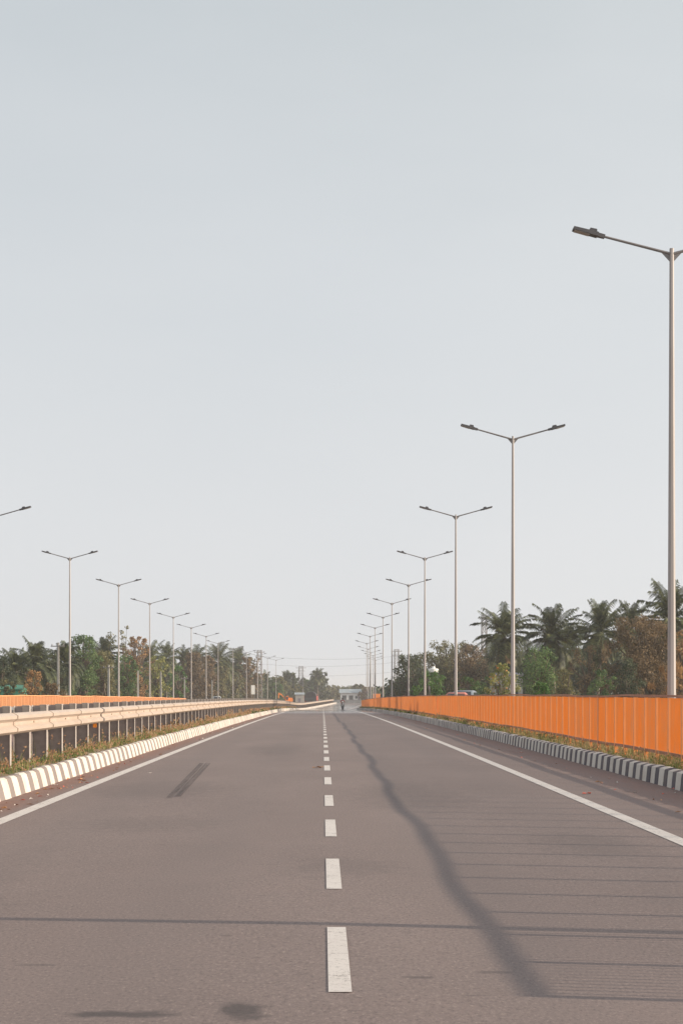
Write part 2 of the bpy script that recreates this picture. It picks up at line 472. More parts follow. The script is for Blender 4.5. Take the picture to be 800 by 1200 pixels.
def post_mb():
    mb=MB()
    # channel open towards the oncoming side: web, two flanges, spacer blocks to both beams
    mb.box(-.17,.10,.07,.078,.0,1.265,1)
    mb.box(-.02,.088,-.05,.068,1.12,1.26,2)
    mb.box(.092,.10,-.07,.07,.0,1.27); mb.box(-.17,-.162,-.07,.07,.0,1.27)
    mb.box(-.03,.092,-.055,.069,1.262,1.28)
    mb.box(-.41,-.172,-.03,.06,.86,1.20)
    return mb
pm=post_mb()
first=pm.build('post',[M['post_steel'],M['post_web'],M['galv']],rail)
YP=[31.0-2.05*8+2.05*i for i in range(250)]
YP=[y for y in YP if y<530]
first.location=(curve(YP[0]),YP[0],gz(YP[0])+.0)
for y in YP[1:100]: part_copy(first,rail,(curve(y),y,gz(y)))
mbm=MB()
for y in YP[100:]:
    n=len(mbm.v); mbm.v+=[(a+curve(y),b+y,c+gz(y)) for a,b,c in pm.v]; mbm.f+=[tuple(n+k for k in f) for f in pm.f]; mbm.m+=pm.m
mbm.build('post',[M['post_steel'],M['post_web'],M['galv']],rail)['kind']='stuff'
mb=MB(); yy=43.3; mb.box(-.03,.05,yy-.085,yy-.072,.70,.79); mb.build('reflector',M['reflector'],rail)

# ------------------------------------------------------------------ orange railings of upright bars
def railing(label,X,Y0,Y1,bay,mat,post_mat,rail_mat,s=1,zb=.28,bars=10):
    root=thing('railing',label,'railing',(X,0,0))
    nb=int((Y1-Y0)/bay)
    pb=MB()
    for k in range(1,bars+1):
        y=bay*k/(bars+1); pb.box(-.013,.013,y-.010,y+.010,.44,1.40)
    qb=MB(); qb.box(-.034,.034,-.040,.040,-.02 if zb<.1 else .2,1.405); qb.box(-.07,.07,-.07,.07,zb-.02,zb+.02)
    fp=fq=None; rest=MB(); rq=MB()
    def add(dst,src,c,y,g):
        n=len(dst.v); dst.v+=[(a+c,b+y,d+g) for a,b,d in src.v]; dst.f+=[tuple(n+k for k in f) for f in src.f]; dst.m+=src.m
    lim=100
    for i in range(nb+1):
        y=Y0+bay*i; c=curve(y); g=gz(y)
        if i<nb:
            if i<lim:
                if fp is None: fp=pb.build('bar_panel',mat,root); fp.location=(c,y,g)
                else: part_copy(fp,root,(c,y,g))
            else: add(rest,pb,c,y,g)
        if i<lim:
            if fq is None: fq=qb.build('post',post_mat,root); fq.location=(c,y,g)
            else: part_copy(fq,root,(c,y,g))
        else: add(rq,qb,c,y,g)
    if rest.v: rest.build('bar_panel',mat,root)['kind']='stuff'
    if rq.v: rq.build('post',post_mat,root)['kind']='stuff'
    ys=stations(Y0-.03,Y0+bay*nb+.03,1.22)
    strip('top_rail',[(-.016,1.410),(.016,1.410),(.016,1.450),(-.016,1.450)],ys,rail_mat,0,True,None,True,root,.011)
    strip('bottom_rail',[(-.028,.43),(.028,.43),(.028,.485),(-.028,.485)],ys,rail_mat,0,True,None,True,root,.006)
    return root
FX=5.85
railing('near stretch of orange bar railing on the verge, from foreground to its joint',FX,8.7,100.7,1.22,M['orange'],M['orange_post'],M['rail_rust'])
railing('farther stretch of orange bar railing past the joint, ending where the road bends',FX-.10,100.0,291,1.22,M['orange'],M['orange_post'],M['rail_rust'])
railing('pale sunlit orange railing across the opposite carriageway, beyond the guard rail',-16.1,84,232,1.22,M['orange_far'],M['orange_far'],M['orange_far'],zb=.0)
# dark low crash barrier in front of the far railing
cb=strip('crash_barrier',[(-15.75,-.1),(-15.25,-.1),(-15.38,.28),(-15.46,.86),(-15.62,.86)],stations(50,440,4),M['barrier'],0,True,None)
tag(cb,'low dark grey crash barrier running below the far orange railing','barrier')

# ------------------------------------------------------------------ street lamps
def make_lamp():
    root=thing('street_lamp','','street lamp',group='street lamps along the road')
    mb=MB(); mb.tube([(0,0,-.1),(0,0,3),(0,0,6.5),(0,0,10.98)],[.092,.077,.062,.043],8,rot=math.pi/8); mb.build('pole',M['pole_steel'],root)
    mb=MB(); mb.box(-.2,.2,-.2,.2,-.18,.03)
    for sx in (-.14,.14):
        for sy in (-.14,.14): mb.tube([(sx,sy,.03),(sx,sy,.09)],.02,6)
    mb.build('base_plate',M['post_steel'],root)
    a=R(15.6); ca,sa=math.cos(a),math.sin(a)
    for s in (-1,1):
        def P(t,d,w): return (s*(t*ca-d*sa),w,10.86+t*sa+d*ca)
        mb=MB(); mb.tube([P(.03,0,0),P(1.45,0,0)],[.032,.026],8)
        mb.hexa([P(.03,-.012,-.008),P(.22,-.012,-.008),P(.22,-.012,.008),P(.03,-.012,.008),
                 (s*.035,-.008,10.70),(s*.04,-.008,10.70),(s*.04,.008,10.70),(s*.035,.008,10.70)])
        mb.build('arm',M['arm_steel'],root)
        mb=MB()
        mb.hexa([P(1.50,-.045,-.12),P(2.0,-.03,-.135),P(2.0,-.03,.135),P(1.50,-.045,.12),
                 P(1.50,.045,-.11),P(2.0,.03,-.13),P(2.0,.03,.13),P(1.50,.045,.11)])
        mb.hexa([P(1.36,-.04,-.05),P(1.505,-.04,-.07),P(1.505,-.04,.07),P(1.36,-.04,.05),
                 P(1.36,.04,-.05),P(1.505,.04,-.07),P(1.505,.04,.07),P(1.36,.04,.05)])
        hd=mb.build('lamp_head',M['lamp_dark'],root)
        mb=MB(); mb.hexa([P(1.53,.043,-.08),P(1.70,.036,-.08),P(1.70,.036,.08),P(1.53,.043,.08),
                 P(1.55,.105,-.07),P(1.68,.10,-.07),P(1.68,.10,.07),P(1.55,.105,.07)]); mb.build('driver_box',M['lamp_dark'],hd)
        mb=MB(); mb.hexa([P(1.66,-.055,-.10),P(1.97,-.046,-.11),P(1.97,-.046,.11),P(1.66,-.055,.10),
                 P(1.66,-.038,-.10),P(1.97,-.029,-.11),P(1.97,-.029,.11),P(1.66,-.038,.10)]); mb.build('lens',M['lens'],hd)
    return root
lamp=make_lamp(); used=False
ORD=['nearest','second nearest','third nearest','fourth nearest','fifth nearest','sixth nearest','seventh nearest','eighth nearest','ninth nearest',
     'tenth nearest','eleventh nearest','twelfth nearest','thirteenth nearest','fourteenth nearest','fifteenth nearest','sixteenth nearest','seventeenth nearest']
def put_lamp(x,y,label,rz=0):
    global used
    o=lamp if not used else copy_tree(lamp); used=True
    o.location=(x,y,gz(y)+.05); o['label']=label; o.rotation_euler=(0,0,rz); return o
jit=[.31,0,.01,0,.25,-.06,0,-.1,0,0,.05,.1,.15,.1,0,0]
rl=random.Random(5)
put_lamp(7.1,11.25,'street lamp outside the frame whose thin pole shadow crosses the foreground')
for n in range(15):
    y=41.4+31.35*n
    lo_=put_lamp(7.04+jit[n]+curve(y)*1.0,y,'%s double-arm street lamp in the row behind the near orange railing'%ORD[n],rl.uniform(-.05,.05))
    if n==0: lo_.scale=(1.08,1,.985)
for n in range(2,15):
    y=41.4+31.35*n
    put_lamp(-17.38+rl.uniform(-.08,.08)+curve(y),y,'%s double-arm street lamp in the row behind the far orange railing'%ORD[n-2],rl.uniform(-.04,.04))

# ------------------------------------------------------------------ grass on the median and the verge
def grass(name,regions,seed):
    r=random.Random(seed); mb=MB()
    for (x0,x1,y0,y1,n,h0,h1,w,seedp,weedp) in regions:
        for _ in range(n):
            # clumped: centre then blades
            cx=r.uniform(x0,x1); cy=y0+(y1-y0)*r.random(); sc=r.choice((.55,.8,1,1,1.25))
            k=r.random()
            nb=r.randint(7,13)
            for _b in range(nb):
                a=r.uniform(0,2*math.pi); rr=abs(r.gauss(0,.10)); bx=cx+math.cos(a)*rr; by=cy+math.sin(a)*rr*1.6
                bx=min(max(bx,x0-.02),x1+.02)
                h=r.uniform(h0,h1)*sc; lean=r.uniform(.05,.5)*h; b2=r.uniform(0,2*math.pi)
                c=curve(by); z=gz(by)+.26
                ux,uy=math.cos(a+1.57)*w,math.sin(a+1.57)*w
                p0=Vector((bx+c,by,z)); tip=p0+Vector((math.cos(b2)*lean,math.sin(b2)*lean,h)); mid=p0.lerp(tip,.55)+Vector((0,0,h*.08))
                U=Vector((ux,uy,0))
                if k<weedp:
                    for _l in range(2):
                        q=p0+Vector((r.gauss(0,.05),r.gauss(0,.05),r.uniform(.05,.7)*h)); s=w*3.4
                        d1=Vector((r.uniform(-1,1),r.uniform(-1,1),r.uniform(-.3,.8))).normalized()*s*1.5
                        d2=d1.cross(Vector((r.uniform(-1,1),r.uniform(-1,1),r.uniform(-1,1)))).normalized()*s*.7
                        mb.face([q-d2,q+d1*.5,q+d2,q+d1*1.4],2)
                else:
                    mb.face([p0-U,p0+U,mid+U*.7,mid-U*.7],0); n0=len(mb.v)
                    mb.face([mid-U*.7,mid+U*.7,tip],0)
                    if r.random()<seedp:
                        for _s in range(3):
                            q=tip+Vector((r.gauss(0,.02),r.gauss(0,.02),-r.uniform(0,.10))); s=w*r.uniform(1.6,3.0)
                            mb.face([q+Vector((-s,0,-s*.6)),q+Vector((s*.4,s,-s)),q+Vector((s,0,s)),q+Vector((-s*.3,-s,s*.8))],1)
    o=mb.build(name,[M['grass'],M['seed'],M['weed']],fix=False); return o
A=(-5.0,-4.62)
gm=grass('median_grass',[
  (-4.95,-4.62,20,60,420,.05,.19,.006,.25,.4),(-5.3,-4.9,22,60,190,.10,.36,.006,.5,.3),(-5.9,-5.3,22,60,160,.08,.3,.006,.5,.15),
  (-4.95,-4.62,60,120,420,.05,.20,.010,.35,.28),(-5.4,-4.95,60,120,240,.12,.36,.010,.6,.2),
  (-5.4,-4.62,120,330,620,.06,.26,.022,.4,.3)],11)
tag(gm,'dry tawny grass and weeds growing under the guard rail on the median','grass',kind='stuff')
gv=grass('verge_grass',[
  (5.62,6.5,22,62,1150,.06,.26,.006,.12,.22),(5.62,6.5,62,120,800,.06,.26,.011,.12,.28),(5.62,6.4,120,300,900,.06,.28,.022,.1,.35),
  (6.5,8.2,22,140,500,.08,.3,.010,.2,.2)],12)
tag(gv,'short dry grass growing on the verge at the foot of the orange railing','grass',kind='stuff')

# litter in the gutter
r=random.Random(21); mb=MB()
for i in range(230):
    y=24+ (r.random()**1.6)*120; x=r.uniform(-4.38,-3.85) if r.random()<.72 else r.uniform(4.3,5.38)
    s=r.uniform(.015,.06); a=r.uniform(0,6.28); z=gz(y)+.014
    c,d=math.cos(a)*s,math.sin(a)*s
    mb.face([(x-c,y-d,z),(x+d*.4,y-c*.4,z+.012),(x+c,y+d,z+.004),(x-d*.4,y+c*.4,z+r.uniform(.01,.03))],r.choice((0,0,0,1,2)))
o=mb.build('gutter_litter',[M['leaf_dry'],M['paper'],M['paper_red']],fix=False); tag(o,'dry leaves and paper bits scattered along the gutters','litter',kind='stuff')
def scrap(name,label,cat,px,py,size,mat,seed):
    r=random.Random(seed); Z=3450/(py-810)
    for _ in range(6): Z=3450/(py-810-.0345*Z)
    x=(px-VX)*Z/F; zz=gz(Z)+.012+.018*max(0,1-abs(x)/3.7)+.004
    mb=MB(); n=9; ring=[]; 
    for k in range(n):
        a=2*math.pi*k/n; q=r.uniform(.6,1.1)
        ring.append((math.cos(a)*size*q,math.sin(a)*size*.55*q,r.uniform(.0,size*.35)))
    for k in range(n):
        mb.face([(0,0,size*.12),ring[k],ring[(k+1)%n]])
    for k in range(n):
        p=ring[k]; q=ring[(k+1)%n]; mb.face([q,p,(p[0],p[1],p[2]-.004),(q[0],q[1],q[2]-.004)])
    o=mb.build(name,mat); o.location=(x,Z,zz); o.rotation_euler=(0,0,r.uniform(-.3,.3)); tag(o,label,cat)
scrap('dry_leaf','curled brown leaf lying on the asphalt beside a centre dash','leaf',372,902,.115,M['leaf_dry'],2)
scrap('paper_scrap','pale paper scrap lying on the asphalt near the tyre marks','paper',176,907,.04,M['paper'],3)
scrap('candy_wrapper','small red wrapper lying just outside the edge line near the orange railing','wrapper',687,931.5,.075,M['paper_red'],4)

# ------------------------------------------------------------------ trees
def frond(mb,r,base,az,el,L,droop,ls,mi=0):
    n=8; p=Vector(base); e=el; pts=[p.copy()]
    for i in range(n):
        d=Vector((math.cos(az)*math.cos(e),math.sin(az)*math.cos(e),math.sin(e)))
        p=p+d*(L/n); pts.append(p.copy()); e-=droop/n*(.35+1.3*i/n)
        if e<-1.45: e=-1.45
    side=Vector((-math.sin(az),math.cos(az),0)); roll=r.uniform(-.5,.5)
    for i in range(n):
        a,b=pts[i],pts[i+1]; w=.05*(1-i/n)+.012
        mb.face([a-side*w,a+side*w,b+side*w*.8,b-side*w*.8],mi)
    m=26
    for i in range(3,m+1):
        t=i/m; k=min(int(t*n),n-1); q=pts[k].lerp(pts[k+1],t*n-k); d=(pts[k+1]-pts[k]).normalized()
        l=ls*(math.sin(math.pi*(.14+.74*t))**.8)*r.uniform(.75,1.15); w=.075+.014*ls
        for s in (-1,1):
            up=Vector((0,0,1))*(.25*s*roll+.18*math.cos(max(-1.2,min(1.2,el))))
            d1=(side*s*.8+d*.75+up).normalized()
            mid=q+d1*l*.5; tip=mid+(d1*.75+Vector((0,0,-.75-r.uniform(0,.4)))).normalized()*l*.5
            mb.face([q-d*w*.5,q+d*w*.5,mid+d*w*.5,tip,mid-d*w*.5],mi)

def palm(label,px,py,Z,seed,crown=3.4,n=26,dead=3,group=None,lean=.5,pyb=None):
    r=random.Random(seed); top=at(px,py,Z); base_z=gz(Z)-.2
    loc=(top.x,Z,base_z); h=top.z-base_z
    root=thing('coconut_palm',label,'palm tree',loc,0,group or 'coconut palms along the road')
    th=h-crown*.86; lx,ly=r.uniform(-lean,lean),r.uniform(-lean,lean)
    path=[(lx*(1-t)**2*-1,ly*(1-t)**2*-1,th*t-.1) for t in (0,.12,.3,.5,.7,.86,1)]
    mb=MB(); mb.tube(path,[.25,.19,.16,.145,.135,.14,.19],8); mb.build('trunk',M['palm_bark'],root,True)
    mb=MB(); ls=crown*.30; n=int(n*1.75)
    tilt=r.uniform(-.2,.2)
    for i in range(n):
        t=i/(n-1); az=i*2.39996+r.uniform(-.45,.45)
        el=R(87-150*t**.95+r.uniform(-12,12))+tilt*math.cos(az)
        L=crown*r.uniform(.72,1.1)*(.86+.2*math.sin(math.pi*t))
        frond(mb,r,(0,0,th-.05-.25*t),az,el,L,R(28+72*min(1,t*1.6)+r.uniform(-14,22)),ls)
    cr=mb.build('crown',LEAF['palm'],root,fix=False)
    if dead:
        mb=MB()
        for i in range(dead):
            frond(mb,r,(0,0,th-.3),r.uniform(0,6.28),R(-35-r.uniform(0,30)),crown*r.uniform(.55,.85),R(60),ls*.7)
        mb.build('dead_fronds',LEAF['deadpalm'],root,fix=False)
    mb=MB()
    for i in range(5):
        a=r.uniform(0,6.28); q=Vector((math.cos(a)*.25,math.sin(a)*.25,th-.3-r.uniform(0,.15)))
        mb.tube([q+Vector((0,0,.15)),q+Vector((0,0,.08)),q,q-Vector((0,0,.1)),q-Vector((0,0,.14))],[.03,.11,.14,.1,.03],6)
    mb.build('coconuts',LEAF['olive'],root,True)
    return root

def tree(name,label,px,py,Z,wpx,col,seed,cat='tree',group=None,dens=1.0,bottom=.18,leaf=None,style='round',flowers=False,depth=1.0):
    r=random.Random(seed); top=at(px,py,Z); bz=gz(Z)-.2
    h=top.z-bz; W=wpx*Z/F; root=thing(name,label,cat,(top.x,Z,bz),0,group)
    s=leaf or max(.11,.00085*Z)
    mbt=MB(); cz0=h*bottom
    tr=.03*h+.03 if style!='sparse' else .012*h+.03
    tops=h*(.5 if style!='shrub' else .3)
    bend=Vector((r.uniform(-.05,.05)*h,r.uniform(-.05,.05)*h,0))
    mbt.tube([(0,0,-.15),bend*.3+Vector((0,0,tops*.4)),bend+Vector((0,0,tops))],[tr*1.3,tr,tr*.7],7)
    mb=MB(); ncl=int((30 if style in ('round','shrub') else 16)*max(.7,min(2.2,(h*W/40)**.5))*dens)
    cls=[]
    for i in range(ncl):
        t=(i+.5)/ncl; zz=cz0+(h-cz0)*(t**.85)
        prof=math.sin(math.pi*min(1,.12+.86*t))**.6
        if style=='upright': prof=.35+.65*(1-t)
        elif style in ('shrub','feather'): prof=max(.25,1-t**3)**.5
        else: prof=math.sin(math.pi*min(1,.16+.76*t))**.45
        rad=W*.5*prof*r.uniform(.15,1.12)**.6; a=i*2.39996+r.uniform(-.5,.5)
        cr=(.10+.13*r.random()**1.5)*min(W,h*.8)*(1.0 if t<.75 else .72)
        c=Vector((math.cos(a)*max(0,rad-cr*.55),math.sin(a)*max(0,rad-cr*.55)*depth,min(zz,h-cr*.75)))
        if style=='sparse': cr*=2.1; c=Vector((c.x*.8,c.y*.8,min(c.z,h-cr*.9)))
        cls.append((c,cr))
        if style!='shrub' or i%2==0:
            mid=Vector((c.x*.45,c.y*.45,tops+(c.z-tops)*.35)) if c.z>tops else Vector((c.x*.5,c.y*.5,c.z*.7))
            mbt.tube([bend+Vector((0,0,tops*.85)),mid,c],[tr*.5,tr*.3,tr*.1],5,cap=False)
    area=0
    for c,cr in cls:
        nl=int(max(60,min(560,8.6*(cr/s)**2))*(dens if style!='sparse' else .45))
        for _ in range(nl):
            d=Vector((r.gauss(0,1),r.gauss(0,1),r.gauss(0,1))).normalized()
            q=c+Vector((d.x*cr,d.y*cr,d.z*cr*.85))*(r.random()**.38)*r.uniform(.85,1.22)
            if q.z<.05: q.z=.05+r.random()*.2
            nrm=(d+Vector((r.gauss(0,.7),r.gauss(0,.7),r.gauss(0,.7)+.35))).normalized()
            if style=='feather':
                u=(Vector((d.x*.5+r.gauss(0,.25),d.y*.5+r.gauss(0,.25),1))).normalized(); v=u.cross(nrm).normalized()
                L=s*r.uniform(1.2,2.4); w=s*.16
            else:
                u=nrm.cross(Vector((r.gauss(0,1),r.gauss(0,1),r.gauss(0,1)))).normalized(); v=nrm.cross(u)
                L=s*r.uniform(.6,1.25); w=L*r.uniform(.32,.5)
            mb.face([q-u*L*.6,q+v*w-u*L*.1,q+u*L*.6,q-v*w-u*L*.1])
    mbt.build('trunk',M['bark'],root)
    mb.build('crown',LEAF[col],root,fix=False)
    if flowers:
        mf=MB()
        for _ in range(34):
            c,cr=r.choice(cls); d=Vector((r.gauss(0,1),-abs(r.gauss(0,1)),r.gauss(0,1))).normalized(); q=c+d*cr*1.1
            u=Vector((r.gauss(0,1),r.gauss(0,1),r.gauss(0,1))).normalized()*s*.55; v=u.orthogonal().normalized()*s*.5
            mf.face([q-u,q+v,q+u,q-v])
        mf.build('blossom',LEAF['flower'],root,fix=False)
    return root

GT='trees behind the far railing'; GR='trees behind the near railing'
# --- behind the near (orange) railing
palm('coconut palm with dark drooping crown right behind the second nearest lamp pole',591,708,205,101,3.9,34,4,lean=.3)
palm('coconut palm with bushy yellow-green heart above the green thicket',647,707,195,102,3.8,34,6)
palm('coconut palm with wide open crown, tallest between two other palms near the frame edge',703,700,190,103,3.9,30,4)
palm('smaller coconut palm with stiff upright fronds rising behind the dry brown thicket',739,703,200,104,3.4,24,2)
palm('coconut palm whose crown is cut by the nearest lamp pole',785,680,165,105,3.9,32,3)
palm('short dark coconut palm half hidden between the second and third palms',668,728,215,106,3.4,26,4)
tree('dark_tree','dark leafy tree beside the dark hoarding at the thin end of the treeline',480,767,270,48,'dark',201,group=GR,dens=1.2)
tree('bushy_tree','olive brown tree with airy top just past the third nearest lamp pole',527,751,285,64,'olive',202,group=GR)
tree('brown_tree','dull brown tree between the third lamp pole and the dark palm',552,755,260,52,'brown',203,group=GR)
tree('brown_tree','dusky olive tree behind the white water tank',503,765,290,52,'olive',204,group=GR)
tree('round_shrub','rounded bright green shrub below the white water tank',505,786,150,46,'bright',205,'shrub',GR,1.1,.02,style='shrub')
tree('green_shrub','wide mid green shrub above the parked car roof',556,792,150,62,'green',206,'shrub',GR,1.1,.02,style='shrub')
tree('flowering_shrub','yellow-green shrub with orange blossoms in front of the pale hut',589,777,122,44,'yellow',207,'shrub',GR,1.3,.05,style='shrub',flowers=True)
tree('green_tree','leafy deep green tree just beyond the second nearest lamp pole',634,757,142,62,'green',208,group=GR,bottom=.08)
tree('low_shrub','small lime green shrub peeping over the near railing by the second lamp pole',633,799,95,34,'bright',209,'shrub',GR,1,.05,style='shrub')
tree('brown_tree','thin brown tree with bare twigs in front of the widest palm',689,755,150,56,'brown',210,group=GR,dens=.8,bottom=.1)
tree('green_shrub','dark green shrub at the foot of the thin brown tree',706,785,140,40,'green',211,'shrub',GR,1.1,.02,style='shrub')
tree('large_tree','big dry brownish tree filling the space under the upright palm',752,722,150,86,'brown',212,group=GR,dens=1.5,bottom=.05)
tree('dark_shrub','very dark shrub in the hollow below the big dry tree',735,772,142,48,'dark',213,'shrub',GR,1.2,.02,style='shrub')
tree('feathery_bush','rust coloured feathery bush at the foot of the nearest lamp pole',785,775,105,54,'rust',214,'bush',GR,1.6,.02,style='feather')
tree('brown_tree','rusty brown tree at the frame edge behind the nearest lamp pole',803,738,150,56,'rust',215,group=GR,dens=1.2,bottom=.05)
tree('brown_shrub','low brownish shrub between the palm trunks and the green tree',662,782,135,44,'olive',216,'shrub',GR,1,.02,style='shrub')
# --- behind the far railing
palm('coconut palm at the frame edge above the green tin shed',19,757,205,301,3.0,26,3)
palm('coconut palm with plume-like crown above the rusty little tree',41,748,215,302,3.5,28,2)
palm('coconut palm just behind the slender pale utility pole',76,748,225,303,3.2,26,2)
palm('coconut palm peeking over the big green tree, beside the second far lamp pole',122,743,285,304,3.6,28,2)
palm('coconut palm behind the third far lamp pole',176,750,335,305,4.0,26,2)
palm('coconut palm between the third and fourth far lamp poles',195,752,360,306,3.6,26,2)
palm('small coconut palm just past the fourth far lamp pole',216,757,390,307,3.4,24,2)
palm('coconut palm close behind the fifth far lamp pole',231,755,405,308,3.8,26,3)
palm('large coconut palm with tall crown at the seventh far lamp pole',256,751,420,309,5.0,32,6)
palm('coconut palm behind the eighth far lamp pole',279,758,455,310,4.4,28,6)
palm('coconut palm with brown hanging fronds between the seventh and eighth far lamp poles',266,768,430,311,3.8,22,9)
palm('small coconut palm by the lattice mast',311,786,520,312,3.6,24,3)
palm('dark coconut palm near the far end of the far lamp row',336,785,600,313,4.2,26,2)
palm('distant palm with ragged crown above the loaded truck',372,782,640,314,3.4,26,2)
palm('tiny distant palm over one end of the sheet-roofed house',404,802,760,315,4.0,20,0)
palm('tiny distant palm over the middle of the sheet-roofed house',414,802,770,316,4.2,20,0)
tree('dark_tree','dark tree at the frame edge behind the green tin shed',2,768,200,44,'dark',401,group=GT,dens=1.2)
tree('dark_tree','dusky tree filling the space under the plume-like palm',56,764,222,50,'dark',402,group=GT,dens=1.3)
tree('dark_tree','low dark tree under the frame-edge palm',26,772,210,40,'dark',403,group=GT,dens=1.2)
tree('rusty_tree','little round rust and yellow tree beside the green tin shed',38,785,150,32,'rust',404,group=GT,bottom=.06)
tree('brown_bush','low brown bush at the foot of the pale utility pole',62,800,150,34,'brown',405,'bush',GT,1,.02,style='shrub')
tree('olive_bush','olive bush at the frame edge covering part of the tin shed',9,796,150,30,'olive',406,'bush',GT,1,.02,style='shrub')
tree('large_tree','big rounded green tree behind the nearest whole far lamp pole',98,744,235,48,'green',407,group=GT,dens=1.5,bottom=.05)
tree('large_tree','spreading green tree between the first and second far lamp poles',119,762,245,50,'olive',408,group=GT,dens=1.3,bottom=.05)
tree('slender_tree','slender sparse tree poking up above the treeline at the second far lamp',146,733,280,16,'olive',409,group=GT,dens=.8,bottom=.45,style='sparse')
tree('slender_tree','wispy short tree top beside the slender sparse tree',128,739,285,14,'olive',410,group=GT,dens=.8,bottom=.45,style='sparse')
tree('russet_tree','russet brown tree between the second and third far lamp poles',160,746,310,38,'rust',411,group=GT,dens=1.1)
tree('green_tree','dense green tree at the foot of the second far lamp pole',148,768,250,40,'green',412,group=GT,dens=1.2,bottom=.05)
tree('pale_tree','pale yellow-green tree at the foot of the third far lamp pole',184,768,290,34,'yellow',413,group=GT,bottom=.05)
tree('green_tree','small bright green tree just past the fourth far lamp pole',209,780,320,24,'bright',414,group=GT,bottom=.05)
tree('brown_tree','bushy brown tree between the fourth and fifth far lamp poles',226,764,370,40,'brown',415,group=GT,dens=1.2,bottom=.05)
tree('brown_tree','brown tree at the foot of the sixth far lamp pole',243,768,385,30,'brown',416,group=GT,dens=1.2,bottom=.05)
tree('brown_tree','grey brown tree beneath the large coconut palm',258,780,410,32,'olive',417,group=GT,bottom=.05)
tree('brown_tree','rusty tree between the eighth and ninth far lamp poles',289,770,450,26,'brown',418,group=GT,dens=1.1,bottom=.05)
tree('bare_tree','half bare brown tree by the ninth far lamp pole',299,769,470,22,'brown',419,group=GT,dens=.6,style='sparse')
tree('brown_tree','low olive tree behind the eighth far lamp pole base',274,786,440,28,'olive',420,group=GT,bottom=.05)
tree('green_tree','low green tree between the tenth and eleventh far lamp poles',321,800,520,22,'green',421,group=GT,bottom=.05)
tree('olive_tree','olive tree behind the eleventh far lamp pole',326,793,540,26,'olive',422,group=GT,bottom=.05)
tree('dark_tree','tall dark tree at the last far lamp poles',339,788,600,20,'dark',423,group=GT,bottom=.1)
tree('olive_tree','low olive tree over the orange excavator',345,802,600,24,'olive',424,group=GT,bottom=.05)
tree('distant_tree','hazy dark tree around the farther lattice mast',352,794,660,26,'dark',425,group=GT,bottom=.05)
tree('distant_tree','hazy tree just past the farther lattice mast',361,796,670,20,'green',426,group=GT,bottom=.05)
tree('distant_tree','hazy tree under the ragged distant palm',373,786,650,26,'dark',427,group=GT,bottom=.05)
tree('distant_tree','hazy brown tree left of the sheet-roofed house',388,803,720,26,'olive',428,group=GT,bottom=.05)
tree('distant_tree','hazy tree behind the gable of the sheet-roofed house',420,802,740,22,'olive',429,group=GT,bottom=.05)
tree('distant_tree','hazy low tree between the far lamp cluster and the dark hoarding',445,806,650,34,'green',430,group=GT,bottom=.05)
tree('distant_tree','hazy low tree between sheet-roofed house and near railing end',431,805,700,24,'brown',431,group=GT,bottom=.05)

def treeline(name,label,pts,seed,col):
    """far scrub that reads as one mass: (px, py_top, Z) along its length"""
    r=random.Random(seed); mb=MB()
    for (a,b) in zip(pts,pts[1:]):
        steps=int(abs(b[0]-a[0])*1.0)
        for i in range(steps):
            t=(i+r.random())/steps; px=a[0]+(b[0]-a[0])*t; py=a[1]+(b[1]-a[1])*t; Z=(a[2]+(b[2]-a[2])*t)+r.uniform(-6,10)
            top=at(px,py+r.uniform(-2,9),Z); bz=gz(Z)-.2; s=.0013*Z
            for _ in range(95):
                q=Vector((top.x+r.gauss(0,.008*Z*.5),Z+r.uniform(-2,2),bz+(top.z-bz)*(r.random()**.8)))
                n=Vector((r.gauss(0,1),r.gauss(0,1),r.gauss(0,1))).normalized(); u=n.orthogonal().normalized()*s*r.uniform(.6,1.2); v=n.cross(u)*.5
                mb.face([q-u,q+v,q+u,q-v])
    o=mb.build(name,LEAF[col],fix=False); tag(o,label,'treeline',kind='stuff')
treeline('treeline','dark continuous undergrowth behind the trees across the opposite carriageway',[(-60,775,240),(60,776,250),(150,776,320),(220,784,410),(290,790,490),(330,803,620),(345,806,690)],51,'dark')
treeline('treeline','dark continuous undergrowth behind the palms and near railing',[(462,797,320),(520,780,310),(600,765,250),(680,762,230),(760,750,215),(860,750,205)],52,'dark')
treeline('treeline','low hazy treeline closing the far end of the road',[(340,809,860),(400,807,900),(470,806,860)],53,'olive')

